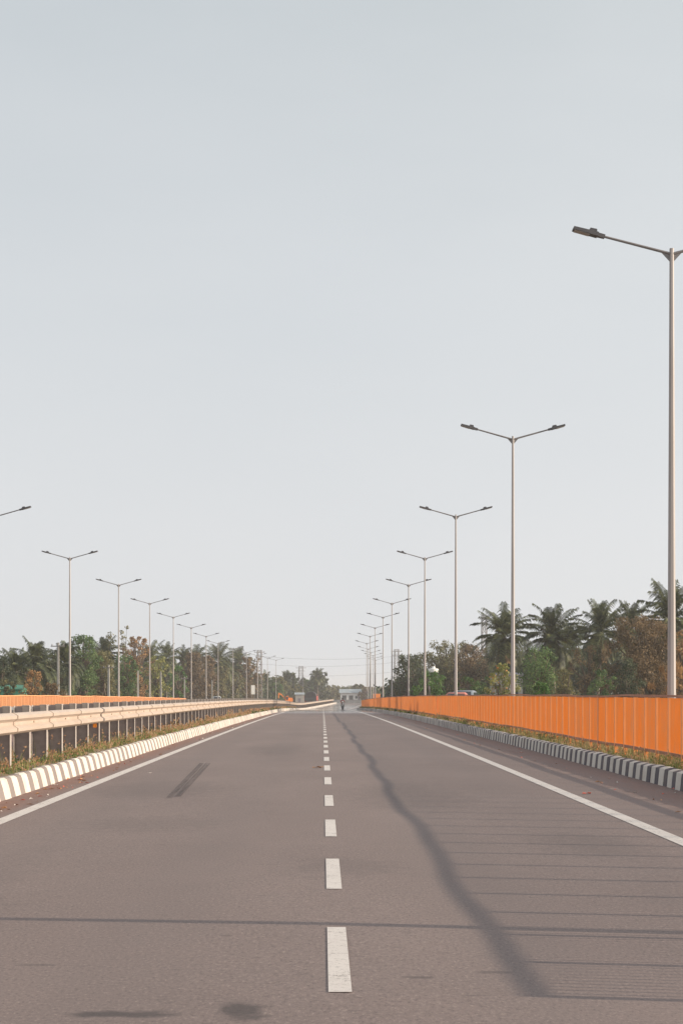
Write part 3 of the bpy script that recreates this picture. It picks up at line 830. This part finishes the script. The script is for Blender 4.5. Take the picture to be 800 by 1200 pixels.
# ------------------------------------------------------------------ lattice towers, cables, utility poles
def lattice(label,px,py,Z,w,name='lattice_tower'):
    top=at(px,py,Z); bz=gz(Z)-.2; h=top.z-bz
    root=thing(name,label,'lattice tower',(top.x,Z,bz),R(12),'lattice towers carrying cables')
    n=int(h/1.1); L=[(-w/2,-w/2),(w/2,-w/2),(w/2,w/2),(-w/2,w/2)]
    mb=MB(); t=.05
    for (x,y) in L: mb.tube([(x,y,-.2),(x*.8,y*.8,h)],.065,4)
    mb.build('legs',M['lattice'],root)
    mb=MB()
    for i in range(n):
        z0,z1=h*i/n,h*(i+1)/n; s0,s1=1-.2*i/n,1-.2*(i+1)/n
        for k in range(4):
            a,b=L[k],L[(k+1)%4]
            if i%2: a,b=b,a
            mb.tube([(a[0]*s0,a[1]*s0,z0),(b[0]*s1,b[1]*s1,z1)],.04,4)
            mb.tube([(a[0]*s1,a[1]*s1,z1),(b[0]*s1,b[1]*s1,z1)],.04,4)
    mb.build('bracing',M['lattice'],root)
    mb=MB(); mb.box(-w*1.1,w*1.1,-.08,.08,h-.55,h-.42); mb.box(-w*.9,w*.9,-.08,.08,h-1.5,h-1.38); mb.build('cross_arm',M['lattice'],root)
    mb=MB()
    for x in (-w,0,w): mb.tube([(x,0,h-.42),(x,0,h-.36),(x,0,h-.30),(x,0,h-.2)],[.05,.1,.06,.03],6)
    mb.build('insulators',M['hoarding_grey'],root)
    return root
lattice('lattice tower standing beside the ninth far lamp pole',304,762,470,1.15)
lattice('hazy lattice tower rising from trees near the loaded truck',352.5,781,640,1.5)
lattice('lattice tower above the dark tree by the dark hoarding',464.5,761,480,1.2)
lattice('thin lattice mast showing beside the dark drooping palm crown',567,721,330,.9)
def cable(label,a,b,sag,rad=.02):
    a,b=Vector(a),Vector(b); pts=[a.lerp(b,i/24)-Vector((0,0,sag*4*(i/24)*(1-i/24))) for i in range(25)]
    mb=MB(); mb.tube(pts,rad,5); o=mb.build('overhead_cable',M['wire'],None); tag(o,label,'cable',group='overhead cables crossing the road')
cable('topmost overhead cable crossing above the road between the lattice towers',at(304,769,470),at(464.5,769,480),.75)
cable('second overhead cable from the top crossing above the road',at(304,778,470),at(464.5,776,480),.8)
cable('lowest overhead cable crossing above the far end of the road',at(304,790,470),at(464.5,787,480),.75)
cable('overhead cable running from lattice tower past palms out of frame',at(464.5,776,480),at(860,690,300),1.2,.02) if False else None
def upole(label,px,py,Z,w=.2,arm=True):
    top=at(px,py,Z); bz=gz(Z)-.2; h=top.z-bz
    root=thing('utility_pole',label,'utility pole',(top.x,Z,bz),R(random.uniform(-20,20)),'concrete utility poles before the far trees')
    mb=MB(); a,b=w*.62,w*.42
    mb.hexa([(-a,-a*.7,-.2),(a,-a*.7,-.2),(a,a*.7,-.2),(-a,a*.7,-.2),(-b,-b*.7,h),(b,-b*.7,h),(b,b*.7,h),(-b,b*.7,h)]); mb.build('pole',M['concrete'],root)
    if arm:
        mb=MB(); mb.box(-.6,.6,-.12-.03,-.12+.03,h-.35,h-.27)
        for x in (-.5,0,.5): mb.tube([(x,-.12,h-.27),(x,-.12,h-.2),(x,-.12,h-.12)],[.03,.05,.03],6)
        mb.build('cross_arm',M['lattice'],root)
upole('tall slender pale utility pole with small top fixture, nearest the tin shed',68.5,753,165,.17,True)
upole('brownish utility pole half hidden by the spreading green tree',127.5,779,205,.2)
upole('grey concrete utility pole between the second and third far lamp poles',162,786,235,.22,False)
upole('grey concrete utility pole between the third and fourth far lamp poles',188.5,787,265,.2,False)
upole('short concrete utility pole near the fifth far lamp pole',216.5,793,312,.22,True)
upole('short tan utility pole near the sixth far lamp pole',248.5,797,345,.22,False)

# ------------------------------------------------------------------ small buildings and boards
def hut(name,label,cat,px0,px1,py,Z,depth,wall,roof,openings,rz=0,over=.35,rise=.5):
    a=at(px0,py,Z); b=at(px1,py,Z); bz=gz(Z)-.2; W=b.x-a.x; h=a.z-bz-rise
    root=thing(name,label,cat,((a.x+b.x)/2,Z,bz),rz)
    mb=MB(); mb.box(-W/2,W/2,0,depth,-.2,h); mb.build('wall',wall,root)
    mb=MB(); mb.hexa([(-W/2-over,-over,h-.12),(W/2+over,-over,h-.12),(W/2+over,depth*.5,h+rise-.08),(-W/2-over,depth*.5,h+rise-.08),
                      (-W/2-over,-over,h-.04),(W/2+over,-over,h-.04),(W/2+over,depth*.5,h+rise),(-W/2-over,depth*.5,h+rise)])
    mb.hexa([(-W/2-over,depth*.5+.002,h+rise-.08),(W/2+over,depth*.5+.002,h+rise-.08),(W/2+over,depth+over,h-.12),(-W/2-over,depth+over,h-.12),
             (-W/2-over,depth*.5+.002,h+rise),(W/2+over,depth*.5+.002,h+rise),(W/2+over,depth+over,h-.04),(-W/2-over,depth+over,h-.04)])
    k=int(W/.5)
    for i in range(k+1):
        x=-W/2-over+ (W+2*over)*i/k
        mb.tube([(x,-over,h-.03),(x,depth*.5,h+rise+.01)],.03,5)
    mb.build('roof',roof,root)
    for (nm,x0,x1,z0,z1,mt) in openings:
        mb=MB(); mb.box(x0,x1,-.012,.05,z0,z1); p=mb.build(nm,mt,root)
        mb=MB(); mb.box(x0-.08,x1+.08,-.03,.02,z1,z1+.09); mb.box(x0-.08,x0,-.03,.02,z0,z1); mb.box(x1,x1+.08,-.03,.02,z0,z1); mb.build('frame',M['concrete'],p)
    return root
hut('small_house','low white house with grey-blue sheet roof at the far end of the road','house',399,422,807.5,700,6,M['white_wall'],M['blue_roof'],
    [('shutter',-2.9,-1.5,.2,2.0,M['dark_open']),('shutter',-.5,.9,.2,2.0,M['dark_open']),('window',1.7,2.5,.9,1.8,M['dark_open']),('door',2.75,3.3,.1,2.0,M['hoarding_grey'])],rise=1.3,over=.5)
hut('tin_shed','green tin shed partly covered by bushes beneath the frame-edge palm','shed',1,26,802.5,172,3,M['green_sheet'],M['green_sheet'],
    [('door',.2,1.0,.1,1.4,M['dark_open'])],rise=.3,over=.15)
hut('pale_hut','small pale hut behind the flowering shrub at the second nearest lamp pole','hut',577,612,788,150,2.4,M['concrete'],M['hoarding_grey'],
    [('window',-.9,-.5,1.9,2.5,M['dark_open']),('door',.2,.8,.1,2.1,M['dark_open'])],rise=.15,over=.06)
hut('grey_shed','small grey shed with sloping roof beside the loaded truck','shed',346,356,811.5,540,3,M['concrete'],M['blue_roof'],
    [('door',-.4,.3,.1,1.6,M['hoarding_grey'])],rise=.5,over=.2)
# hoarding
Z=330; p=at(458.5,806,Z); bz=gz(Z)-.2
hb=thing('hoarding','dark hoarding board with two pale bands beyond the near railing','hoarding',(p.x,Z,bz))
h=p.z-bz
mb=MB(); mb.box(-.86,.86,-.05,.05,h-2.2,h); mb.build('board',M['hoarding'],hb)
mb=MB(); mb.box(-.72,.66,-.062,-.052,h-.42,h-.26); mb.box(-.72,.6,-.062,-.052,h-.86,h-.70); mb.build('pale_band',M['concrete'],hb)
for x in (-.6,.6):
    mb=MB(); mb.tube([(x,.09,-.2),(x,.09,h-.1)],.05,6); mb.build('post',M['lattice'],hb)
Z=338; p=at(470,806.5,Z); h=p.z-bz
kb=thing('kiosk','shuttered dark grey kiosk standing beside the dark hoarding board','kiosk',(p.x,Z,bz))
mb=MB(); mb.box(-.8,.8,0,1.6,0,h-.2); mb.build('wall',M['hoarding'],kb)
mb=MB(); mb.box(-.92,.92,-.25,1.7,h-.2,h-.08); mb.build('roof',M['hoarding_grey'],kb)
mb=MB(); mb.box(-.6,.1,-.012,.03,.9,h-.5); mb.build('shutter',M['hoarding_grey'],kb)
mb=MB(); mb.box(.25,.65,-.012,.03,.1,h-.6); mb.build('door',M['dark_open'],kb)
# white board
Z=430; p=at(296.5,803,Z); bz=gz(Z)-.2; h=p.z-bz
wb=thing('white_board','narrow white board on posts between two far lamp poles','board',(p.x,Z,bz),R(8))
mb=MB(); mb.box(-.42,.42,-.03,.03,h-2.0,h); mb.build('board',M['white_wall'],wb)
for x in (-.3,.3):
    mb=MB(); mb.tube([(x,.07,-.2),(x,.07,h-.2)],.04,6); mb.build('post',M['lattice'],wb)
# water tank on a steel stand
Z=175; p=at(507.5,781,Z); bz=gz(Z)-.2; h=p.z-bz
wt=thing('water_tank','white plastic water tank on a stand rising over the rounded bright shrub','water tank',(p.x,Z,bz))
mb=MB(); mb.tube([(0,0,h-.52),(0,0,h-.5),(0,0,h-.25),(0,0,h-.2),(0,0,h-.16),(0,0,h)],[.42,.46,.46,.40,.16,.15],16); mb.build('tank',M['white_plastic'],wt)
mb=MB()
for x in (-.35,.35):
    for y in (-.35,.35): mb.box(x-.04,x+.04,y-.04,y+.04,-.2,h-.58)
mb.box(-.45,.45,-.45,.45,h-.58,h-.52); mb.build('stand',M['lattice'],wt)
# low grey wall closing the lane where it bends
Z=545; a=at(389,820,Z); b=at(428,820,Z); bz=gz(Z)
gw=thing('barrier_wall','low grey wall across the far end of the road behind the motorcyclist','wall',((a.x+b.x)/2,Z,bz))
mb=MB(); W=(b.x-a.x)/2
k=8
for i in range(k):
    x0=-W+2*W*i/k; x1=x0+2*W/k-.03
    mb.prism([(-.3,-.1),(.3,-.1),(.2,.25),(.1,a.z-bz),(-.1,a.z-bz),(-.2,.25)],'x',x0,x1)
mb.build('concrete_blocks',M['grey_wall'],gw)

# ------------------------------------------------------------------ vehicles
def car(label,x,y,z,paint,rz=0,hh=1.5,L=4.2,w=1.72,cat='car',name='parked_car',van=False):
    root=thing(name,label,cat,(x,y,z),rz)
    def ringset(secs,mats,nm,smooth=True,parent=root):
        mb=MB(); n=len(secs[0])
        for s in secs: mb.v+=s
        for i in range(len(secs)-1):
            for q in range(n):
                a=i*n+q; b=i*n+(q+1)%n; mb.f.append((a,b,b+n,a+n)); mb.m.append(0)
        mb.f.append(tuple(range(n))); mb.m.append(0); mb.f.append(tuple((len(secs)-1)*n+q for q in range(n))[::-1]); mb.m.append(0)
        return mb.build(nm,mats,parent,smooth)
    def sec(yy,hw,z0,z1,r=.12):
        return [(-hw+r*.4,yy,z0),(hw-r*.4,yy,z0),(hw,yy,z0+r),(hw,yy,z1-r),(hw-r,yy,z1),(-hw+r,yy,z1),(-hw,yy,z1-r),(-hw,yy,z0+r)]
    hw=w/2; zb=.92 if not van else 1.05
    ringset([sec(-L/2,hw*.86,.32,.78),sec(-L/2+.12,hw*.95,.24,zb-.03),sec(-L/4,hw,.2,zb),sec(L/5,hw,.2,zb-.02),sec(L/2-.35,hw*.95,.22,.8),sec(L/2,hw*.82,.3,.62)],paint,'body')
    r0,r1,f1,f0=(-L/2+.35,-L/2+.85,L*.08,L*.27) if not van else (-L/2+.08,-L/2+.2,L*.24,L*.40)
    ringset([sec(r0,hw*.9,zb-.06,zb+.02,.03),sec(r0+.25,hw*.87,zb-.06,zb+(hh-zb)*.55,.08),sec(r1,hw*.78,zb-.06,hh-.02,.12),sec((r1+f1)/2,hw*.79,zb-.06,hh,.12),sec(f1,hw*.78,zb-.06,hh-.04,.12),sec(f0,hw*.9,zb-.06,zb+.0,.03)],paint,'roof')
    # panes, 6 mm proud of the cabin
    e=.012
    for s in (-1,1):
        xo=s*(hw*.895+e); xi=s*(hw*.80+e)
        for (u0,u1,t0,t1) in ((r0+.35,(r1+f1)/2-.05,r1+.06,(r1+f1)/2-.05),((r1+f1)/2+.05,f0-.2,(r1+f1)/2+.05,f1-.02)):
            mb=MB(); mb.hexa([(xo,u0,zb+.04),(xo,u1,zb+.04),(xo+s*.01,u1,zb+.04),(xo+s*.01,u0,zb+.04),(xi,t0,hh-.14),(xi,t1,hh-.14),(xi+s*.01,t1,hh-.14),(xi+s*.01,t0,hh-.14)])
            mb.build('side_window',M['glass'],root)
    mb=MB(); mb.hexa([(-hw*.74,r0-.005,zb+.05),(hw*.74,r0-.005,zb+.05),(hw*.74,r0-.03,zb+.06),(-hw*.74,r0-.03,zb+.06),(-hw*.62,r1-.10,hh-.1),(hw*.62,r1-.10,hh-.1),(hw*.62,r1-.12,hh-.08),(-hw*.62,r1-.12,hh-.08)]); mb.build('rear_window',M['glass'],root)
    mb=MB(); mb.hexa([(-hw*.76,f0-.05,zb+.05),(hw*.76,f0-.05,zb+.05),(hw*.76,f0+.01,zb+.06),(-hw*.76,f0+.01,zb+.06),(-hw*.64,f1+.05,hh-.1),(hw*.64,f1+.05,hh-.1),(hw*.64,f1+.08,hh-.08),(-hw*.64,f1+.08,hh-.08)]); mb.build('windscreen',M['glass'],root)
    for yy in (-L*.31,L*.31):
        for s in (-1,1):
            mb=MB(); mb.tube([(s*(hw-.18),yy,.3),(s*(hw-.16),yy,.3),(s*(hw-.0),yy,.3),(s*(hw+.015),yy,.3)],[.27,.3,.3,.27],16); wl=mb.build('wheel',M['tyre'],root)
            mb=MB(); mb.tube([(s*(hw+.016),yy,.3),(s*(hw+.026),yy,.3)],[.19,.17],12); mb.build('rim',M['rim'],wl)
    for s in (-1,1):
        mb=MB(); mb.box(s*hw*.62-.16,s*hw*.62+.16,-L/2-.02,-L/2+.2,.62,.76); mb.build('tail_light',M['tail'],root)
        mb=MB(); mb.box(s*hw*.6-.15,s*hw*.6+.15,L/2-.2,L/2+.012,.5,.62); mb.build('headlight',M['chrome_light'],root)
    return root
p=at(546,809,128); car('grey parked car whose rounded roof shows above the orange railing',p.x,128,p.z-1.52,M['car_grey'],R(-14),1.52)
p=at(531,811.3,119); car('dusty red parked car, only its roof edge showing over the orange railing',p.x+.25,119,p.z-1.46,M['car_red'],R(-8),1.46,3.8,1.6)
p=at(254,816,352); car('pale blue-white van showing above the guard rail before the far trees',p.x,352,gz(352)-.2,M['van_white'],R(5),p.z-gz(352)+.2,4.4,1.75,'van','white_van',True)

# loaded truck, seen from the rear
Z=480; p=at(363.5,810.2,Z); bz=gz(Z)+.02; h=p.z-bz
tk=thing('loaded_truck','dark loaded truck with red side boards on the opposite carriageway','truck',(p.x,Z,bz),R(-3)); tk.scale=(1.1,1,1)
mb=MB(); mb.box(-1.3,1.3,0,6.2,.95,1.05); mb.box(-.45,-.3,0,7.8,.7,.95); mb.box(.3,.45,0,7.8,.7,.95); mb.build('chassis',M['dark_steel'],tk)
mb=MB()
for s in (-1,1): mb.box(s*1.36-.04,s*1.36+.04,0,6.2,1.05,2.15)
mb.box(-1.32,1.32,6.12,6.2,1.05,2.3); mb.build('side_board',M['truck_red'],tk)
mb=MB(); mb.box(-1.31,1.31,-.03,.03,1.05,1.75); mb.build('tailgate',M['dark_open'],tk)
mb=MB(); rr=random.Random(9); sec=[]
for i in range(7):
    yy=.05+6.0*i/6
    sec.append([(-1.28,yy,1.2),(-1.3,yy,2.0+rr.uniform(-.1,.1)),(-.85,yy,h-.25+rr.uniform(-.12,.1)),(-.2,yy,h-.02+rr.uniform(-.15,.02)),(.5,yy,h-.1+rr.uniform(-.1,.1)),(1.1,yy,h-.45+rr.uniform(-.12,.1)),(1.3,yy,2.0),(1.28,yy,1.2)])
for s in sec: mb.v+=s
for i in range(6):
    for q in range(8): mb.f.append((i*8+q,i*8+(q+1)%8,i*8+8+(q+1)%8,i*8+8+q)); mb.m.append(0)
mb.f.append(tuple(range(8))); mb.m.append(0); mb.f.append(tuple(48+q for q in range(8))[::-1]); mb.m.append(0)
mb.build('tarpaulin_load',M['tarp'],tk)
mb=MB(); mb.box(-1.15,1.15,6.45,8.1,.75,2.55); mb.build('cab',M['truck_red'],tk)
mb=MB(); mb.box(-1.0,1.0,8.09,8.12,1.6,2.35); mb.build('windscreen',M['glass'],tk)
for yy in (1.2,2.4,7.2):
    for s in (-1,1):
        mb=MB(); mb.tube([(s*.75,yy,.5),(s*.8,yy,.5),(s*1.2,yy,.5),(s*1.24,yy,.5)],[.44,.5,.5,.44],14); wl=mb.build('wheel',M['tyre'],tk)
        mb=MB(); mb.tube([(s*1.24,yy,.5),(s*1.26,yy,.5)],[.26,.2],10); mb.build('rim',M['rim'],wl)
for s in (-1,1):
    mb=MB(); mb.box(s*1.05-.12,s*1.05+.12,-.06,-.032,.8,.93); mb.build('tail_light',M['tail'],tk)

# orange excavator
Z=470; p=at(337,821,Z); bz=gz(Z)
ex=thing('excavator','orange excavator with folded arm standing beyond the guard rail','excavator',(p.x,Z,bz),R(8))
for s in (-1,1):
    mb=MB(); mb.prism([(-1.3,.35),(-1.1,.08),(1.1,.08),(1.3,.35),(1.1,.72),(-1.1,.72)],'y',s*.8-.22,s*.8+.22)
    mb.build('track',M['dark_steel'],ex)
mb=MB(); mb.tube([(0,0,.6),(0,0,.86)],.55,14); mb.build('turntable',M['dark_steel'],ex)
mb=MB(); mb.prism([(-.6,.86),(1.15,.86),(1.22,1.1),(1.1,1.75),(.2,1.82),(-.6,1.45)],'y',-.75,.75); mb.build('engine_house',M['exc_orange'],ex)
mb=MB(); mb.prism([(-.62,.87),(.1,.87),(.1,2.2),(-.3,2.25),(-.62,1.7)],'y',-.98,-.77); mb.box(-.62,.1,-.77,-.2,1.46,2.2); cbn=mb.build('cab',M['exc_orange'],ex)
mb=MB(); mb.box(-.5,.02,-1.0,-.982,1.3,2.05); mb.box(-.63,-.622,-.75,-.25,1.5,2.1); mb.build('cab_window',M['glass'],cbn)
mb=MB(); mb.prism([(-.55,1.2),(-.35,1.45),(-1.5,2.75),(-2.1,2.9),(-2.15,2.65),(-1.6,2.45)],'y',-.12,.14); mb.build('boom',M['exc_orange'],ex)
mb=MB(); mb.prism([(-2.25,2.95),(-1.95,2.98),(-2.1,1.6),(-2.3,1.6)],'y',-.16,-.124+.0); mb.prism([(-2.25,2.95),(-1.95,2.98),(-2.1,1.6),(-2.3,1.6)],'y',.144,.18); mb.build('stick',M['exc_orange'],ex)
mb=MB(); mb.prism([(-2.5,1.6),(-1.95,1.6),(-1.9,1.2),(-2.1,.95),(-2.5,1.05),(-2.65,1.35)],'y',-.4,.4); mb.build('bucket',M['dark_steel'],ex)

# orange tempo lorry far behind the near railing
Z=430; p=at(441.5,813,Z); bz=gz(Z)-.1; h=p.z-bz
lo=thing('small_lorry','small orange lorry seen just above the far end of the near railing','lorry',(p.x,Z,bz),R(4))
mb=MB(); mb.box(-.75,.75,0,2.6,.55,h); mb.build('cargo_box',M['exc_orange'],lo)
mb=MB(); mb.prism([(2.7,.45),(4.0,.45),(4.0,1.0),(3.7,1.75),(2.7,1.75)],'x',-.7,.7); mb.build('cab',M['white_wall'],lo)
mb=MB(); mb.hexa([(-.6,4.005,1.02),(.6,4.005,1.02),(.6,4.02,1.02),(-.6,4.02,1.02),(-.6,3.72,1.68),(.6,3.72,1.68),(.6,3.74,1.69),(-.6,3.74,1.69)]); mb.build('windscreen',M['glass'],lo)
for yy in (.7,3.4):
    for s in (-1,1):
        mb=MB(); mb.tube([(s*.5,yy,.32),(s*.54,yy,.32),(s*.7,yy,.32),(s*.72,yy,.32)],[.28,.32,.32,.28],14); mb.build('wheel',M['tyre'],lo)

# ------------------------------------------------------------------ motorcyclist
Z=296; p=at(401.3,831,Z); bz=gz(Z)+.012
bk=thing('motorcycle','dark motorcycle coming along the road far ahead','motorcycle',(p.x,Z,bz),R(186))
for yy,nm in ((-.66,'wheel'),(.66,'wheel')):
    mb=MB(); mb.tube([(-.06,yy,.3),(-.045,yy,.3),(.045,yy,.3),(.06,yy,.3)],[.22,.3,.3,.22],20); wl=mb.build(nm,M['tyre'],bk)
    mb=MB(); mb.tube([(-.066,yy,.3),(.066,yy,.3)],[.17,.17],14); mb.build('rim',M['rim'],wl)
mb=MB(); mb.tube([(0,-.66,.3),(0,-.15,.42),(0,.25,.40),(0,.42,.86)],.035,8); mb.box(-.14,.14,-.14,.26,.26,.56); mb.build('frame',M['dark_steel'],bk)
mb=MB(); mb.tube([(0,.40,.78),(0,.30,.84),(0,.12,.86),(0,-.02,.78)],[.06,.15,.16,.08],10); mb.build('fuel_tank',M['bike_paint'],bk,True)
mb=MB(); mb.hexa([(-.12,-.72,.80),(.12,-.72,.80),(.12,.05,.76),(-.12,.05,.76),(-.10,-.74,.86),(.10,-.74,.86),(.12,.02,.83),(-.12,.02,.83)]); mb.build('saddle',M['tyre'],bk)
for s in (-1,1):
    mb=MB(); mb.tube([(s*.09,.68,.3),(s*.09,.46,.9)],.024,8); mb.build('fork',M['rim'],bk)
mb=MB(); mb.tube([(-.36,.30,1.02),(-.2,.40,1.0),(.2,.40,1.0),(.36,.30,1.02)],.018,8); mb.build('handlebar',M['dark_steel'],bk)
mb=MB(); mb.tube([(0,.46,.88),(0,.56,.88),(0,.60,.88)],[.10,.12,.09],12); mb.build('headlight',M['chrome_light'],bk)
mb=MB(); mb.tube([(.13,-.1,.32),(.15,-.75,.38)],[.03,.045],8); mb.build('exhaust',M['rim'],bk)

def skin_body(name,verts,edges,radii,mats,pick,parent):
    me=bpy.data.meshes.new(name); me.from_pydata(verts,edges,[]); o=bpy.data.objects.new(name,me); C.objects.link(o)
    sk=o.modifiers.new('skin','SKIN')
    for i,v in enumerate(me.skin_vertices[0].data):
        v.radius=(radii[i],radii[i]); v.use_root=(i==0)
    ss=o.modifiers.new('sub','SUBSURF'); ss.levels=2; ss.render_levels=2
    dg=bpy.context.evaluated_depsgraph_get(); dg.update()
    nm=bpy.data.meshes.new_from_object(o.evaluated_get(dg))
    bpy.data.objects.remove(o); bpy.data.meshes.remove(me)
    nm.materials.clear()
    for m in mats: nm.materials.append(m)
    for q in nm.polygons: q.material_index=pick(q.center); q.use_smooth=True
    nm.name=name
    o=bpy.data.objects.new(name,nm); C.objects.link(o); o.parent=parent; return o
rd=thing('person','person in maroon shirt and dark trousers riding the far motorcycle','person',(p.x,Z,bz),R(186))
V=[(0,-.22,.92),(0,-.18,1.12),(0,-.12,1.34),(0,-.10,1.46),(0,-.08,1.53),(0,-.06,1.62),(0,-.055,1.74)]
E=[(0,1),(1,2),(2,3),(3,4),(4,5),(5,6)]; RR=[.15,.145,.165,.09,.06,.10,.085]
for s in (-1,1):
    n=len(V); V+=[(s*.11,-.16,.88),(s*.20,.22,.84),(s*.18,.10,.42),(s*.18,.24,.36)]; E+=[(0,n),(n,n+1),(n+1,n+2),(n+2,n+3)]; RR+=[.10,.075,.055,.045]
    n=len(V); V+=[(s*.21,-.10,1.40),(s*.30,.08,1.18),(s*.32,.26,1.06),(s*.33,.33,1.04)]; E+=[(2,n),(n,n+1),(n+1,n+2),(n+2,n+3)]; RR+=[.075,.055,.045,.045]
def pick(c):
    if c.z>1.5: return 0
    if abs(c.x)>.26 and c.y>.14 and c.z>.98: return 0
    if c.z>.96 : return 1
    return 2
skin_body('body',V,E,RR,[M['skin'],M['shirt'],M['trousers']],pick,rd)
mb=MB(); mb.tube([(0,-.075,1.60),(0,-.075,1.66),(0,-.07,1.74),(0,-.065,1.80),(0,-.06,1.835)],[.125,.14,.135,.10,.03],14); mb.build('helmet',M['helmet'],rd,True)
mb=MB(); mb.hexa([(-.10,.08,1.08),(.10,.08,1.08),(.10,.075,1.10),(-.10,.075,1.10),(-.11,.05,1.36),(.11,.05,1.36),(.11,.045,1.36),(-.11,.045,1.36)])
mb=MB(); mb.box(-.11,.11,.06,.10,1.10,1.34); mb.build('chest_bag',M['white_wall'],rd)

# ------------------------------------------------------------------ air, light, sky, camera
hz=MB(); hz.box(-1650,1650,-90,2650,gz(1000)-1.6,17.5)
m=bpy.data.materials.new('haze_air'); m.use_nodes=True; nt=m.node_tree; nt.nodes.clear()
out=N(nt,'ShaderNodeOutputMaterial'); pv=N(nt,'ShaderNodeVolumePrincipled')
pv.inputs['Color'].default_value=(.93,.93,.95,1); pv.inputs['Density'].default_value=.00030; pv.inputs['Anisotropy'].default_value=.2
nt.links.new(pv.outputs[0],out.inputs['Volume'])
ho=hz.build('haze',m); ho['kind']='stuff'

SUN_EL=R(16.0)
# shadows fall towards -x and slightly away from the camera
sd=Vector((math.cos(SUN_EL)*.986,-math.cos(SUN_EL)*.165,math.sin(SUN_EL)))
sun=bpy.data.lights.new('sun','SUN'); sun.energy=4.7; sun.angle=R(.4); sun.color=(1,.83,.64)
so=bpy.data.objects.new('sun',sun); C.objects.link(so); so.rotation_euler=sd.to_track_quat('Z','Y').to_euler()

w=bpy.data.worlds.new('World'); scene.world=w; w.use_nodes=True; nt=w.node_tree
bg=nt.nodes['Background']; bg.inputs[1].default_value=.1
sky=N(nt,'ShaderNodeTexSky',sky_type='NISHITA'); sky.sun_disc=False; sky.sun_elevation=SUN_EL
sky.sun_rotation=math.atan2(sd.x,sd.y); sky.dust_density=3.0; sky.air_density=1.0; sky.ozone_density=1.0
hs=N(nt,'ShaderNodeHueSaturation'); hs.inputs['Saturation'].default_value=.35; nt.links.new(sky.outputs[0],hs.inputs['Color'])
tc=N(nt,'ShaderNodeTexCoord'); sx=N(nt,'ShaderNodeSeparateXYZ'); nt.links.new(tc.outputs['Generated'],sx.inputs[0])
hzcol=ramp(nt,sx.outputs[2],[(0,(.68,.688,.70)),(.08,(.650,.664,.682)),(.18,(.570,.600,.625)),(.34,(.455,.500,.525)),(.5,(.40,.445,.49)),(1,(.33,.38,.44))])
sc=N(nt,'ShaderNodeVectorMath',operation='SCALE'); nt.links.new(hzcol,sc.inputs[0]); sc.inputs[3].default_value=10.0
veil=noise(nt,2.6,4,.55,tc.outputs['Generated'],(1,1,3.0))
vc=mix(nt,ramp(nt,veil,[(.32,0.0),(.68,.30)]),sc.outputs[0],(7.2,7.25,7.3))
blue=noise(nt,1.7,3,.5,tc.outputs['Generated'],(1.3,1,2.2))
vc=mix(nt,ramp(nt,blue,[(.40,0.0),(.72,.42)]),vc,(5.55,5.9,6.25))
fin=mix(nt,.88,hs.outputs[0],vc)
# sky glow added round the sun, mostly out of frame, as fill light
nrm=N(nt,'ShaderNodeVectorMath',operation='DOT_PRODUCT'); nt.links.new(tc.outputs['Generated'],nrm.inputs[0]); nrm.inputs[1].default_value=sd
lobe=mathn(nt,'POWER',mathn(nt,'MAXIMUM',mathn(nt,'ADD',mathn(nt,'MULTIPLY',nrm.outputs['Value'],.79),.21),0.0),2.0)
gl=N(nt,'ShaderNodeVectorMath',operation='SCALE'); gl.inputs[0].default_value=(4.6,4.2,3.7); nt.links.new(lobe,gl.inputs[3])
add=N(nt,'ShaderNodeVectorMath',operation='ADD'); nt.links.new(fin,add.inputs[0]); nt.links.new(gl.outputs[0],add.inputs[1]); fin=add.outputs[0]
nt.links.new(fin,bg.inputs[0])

cam=bpy.data.cameras.new('camera'); co=bpy.data.objects.new('camera',cam); C.objects.link(co); scene.camera=co
co.location=(0,0,H); co.rotation_euler=(R(90),0,0)
cam.sensor_fit='VERTICAL'; cam.sensor_height=36; cam.lens=F/1200*36
cam.shift_x=(400-VX)/1200; cam.shift_y=(VY-600)/1200
cam.clip_start=.1; cam.clip_end=6000
scene.view_settings.view_transform='Standard'; scene.view_settings.look='None'
scene.view_settings.exposure=.30; scene.view_settings.gamma=1
try: scene.view_settings.use_curve_mapping=False
except Exception: pass
cy=scene.cycles; cy.use_denoising=True; cy.max_bounces=8; cy.volume_bounces=1; cy.transparent_max_bounces=24
try: cy.denoiser='OPENIMAGEDENOISE'
except Exception: pass
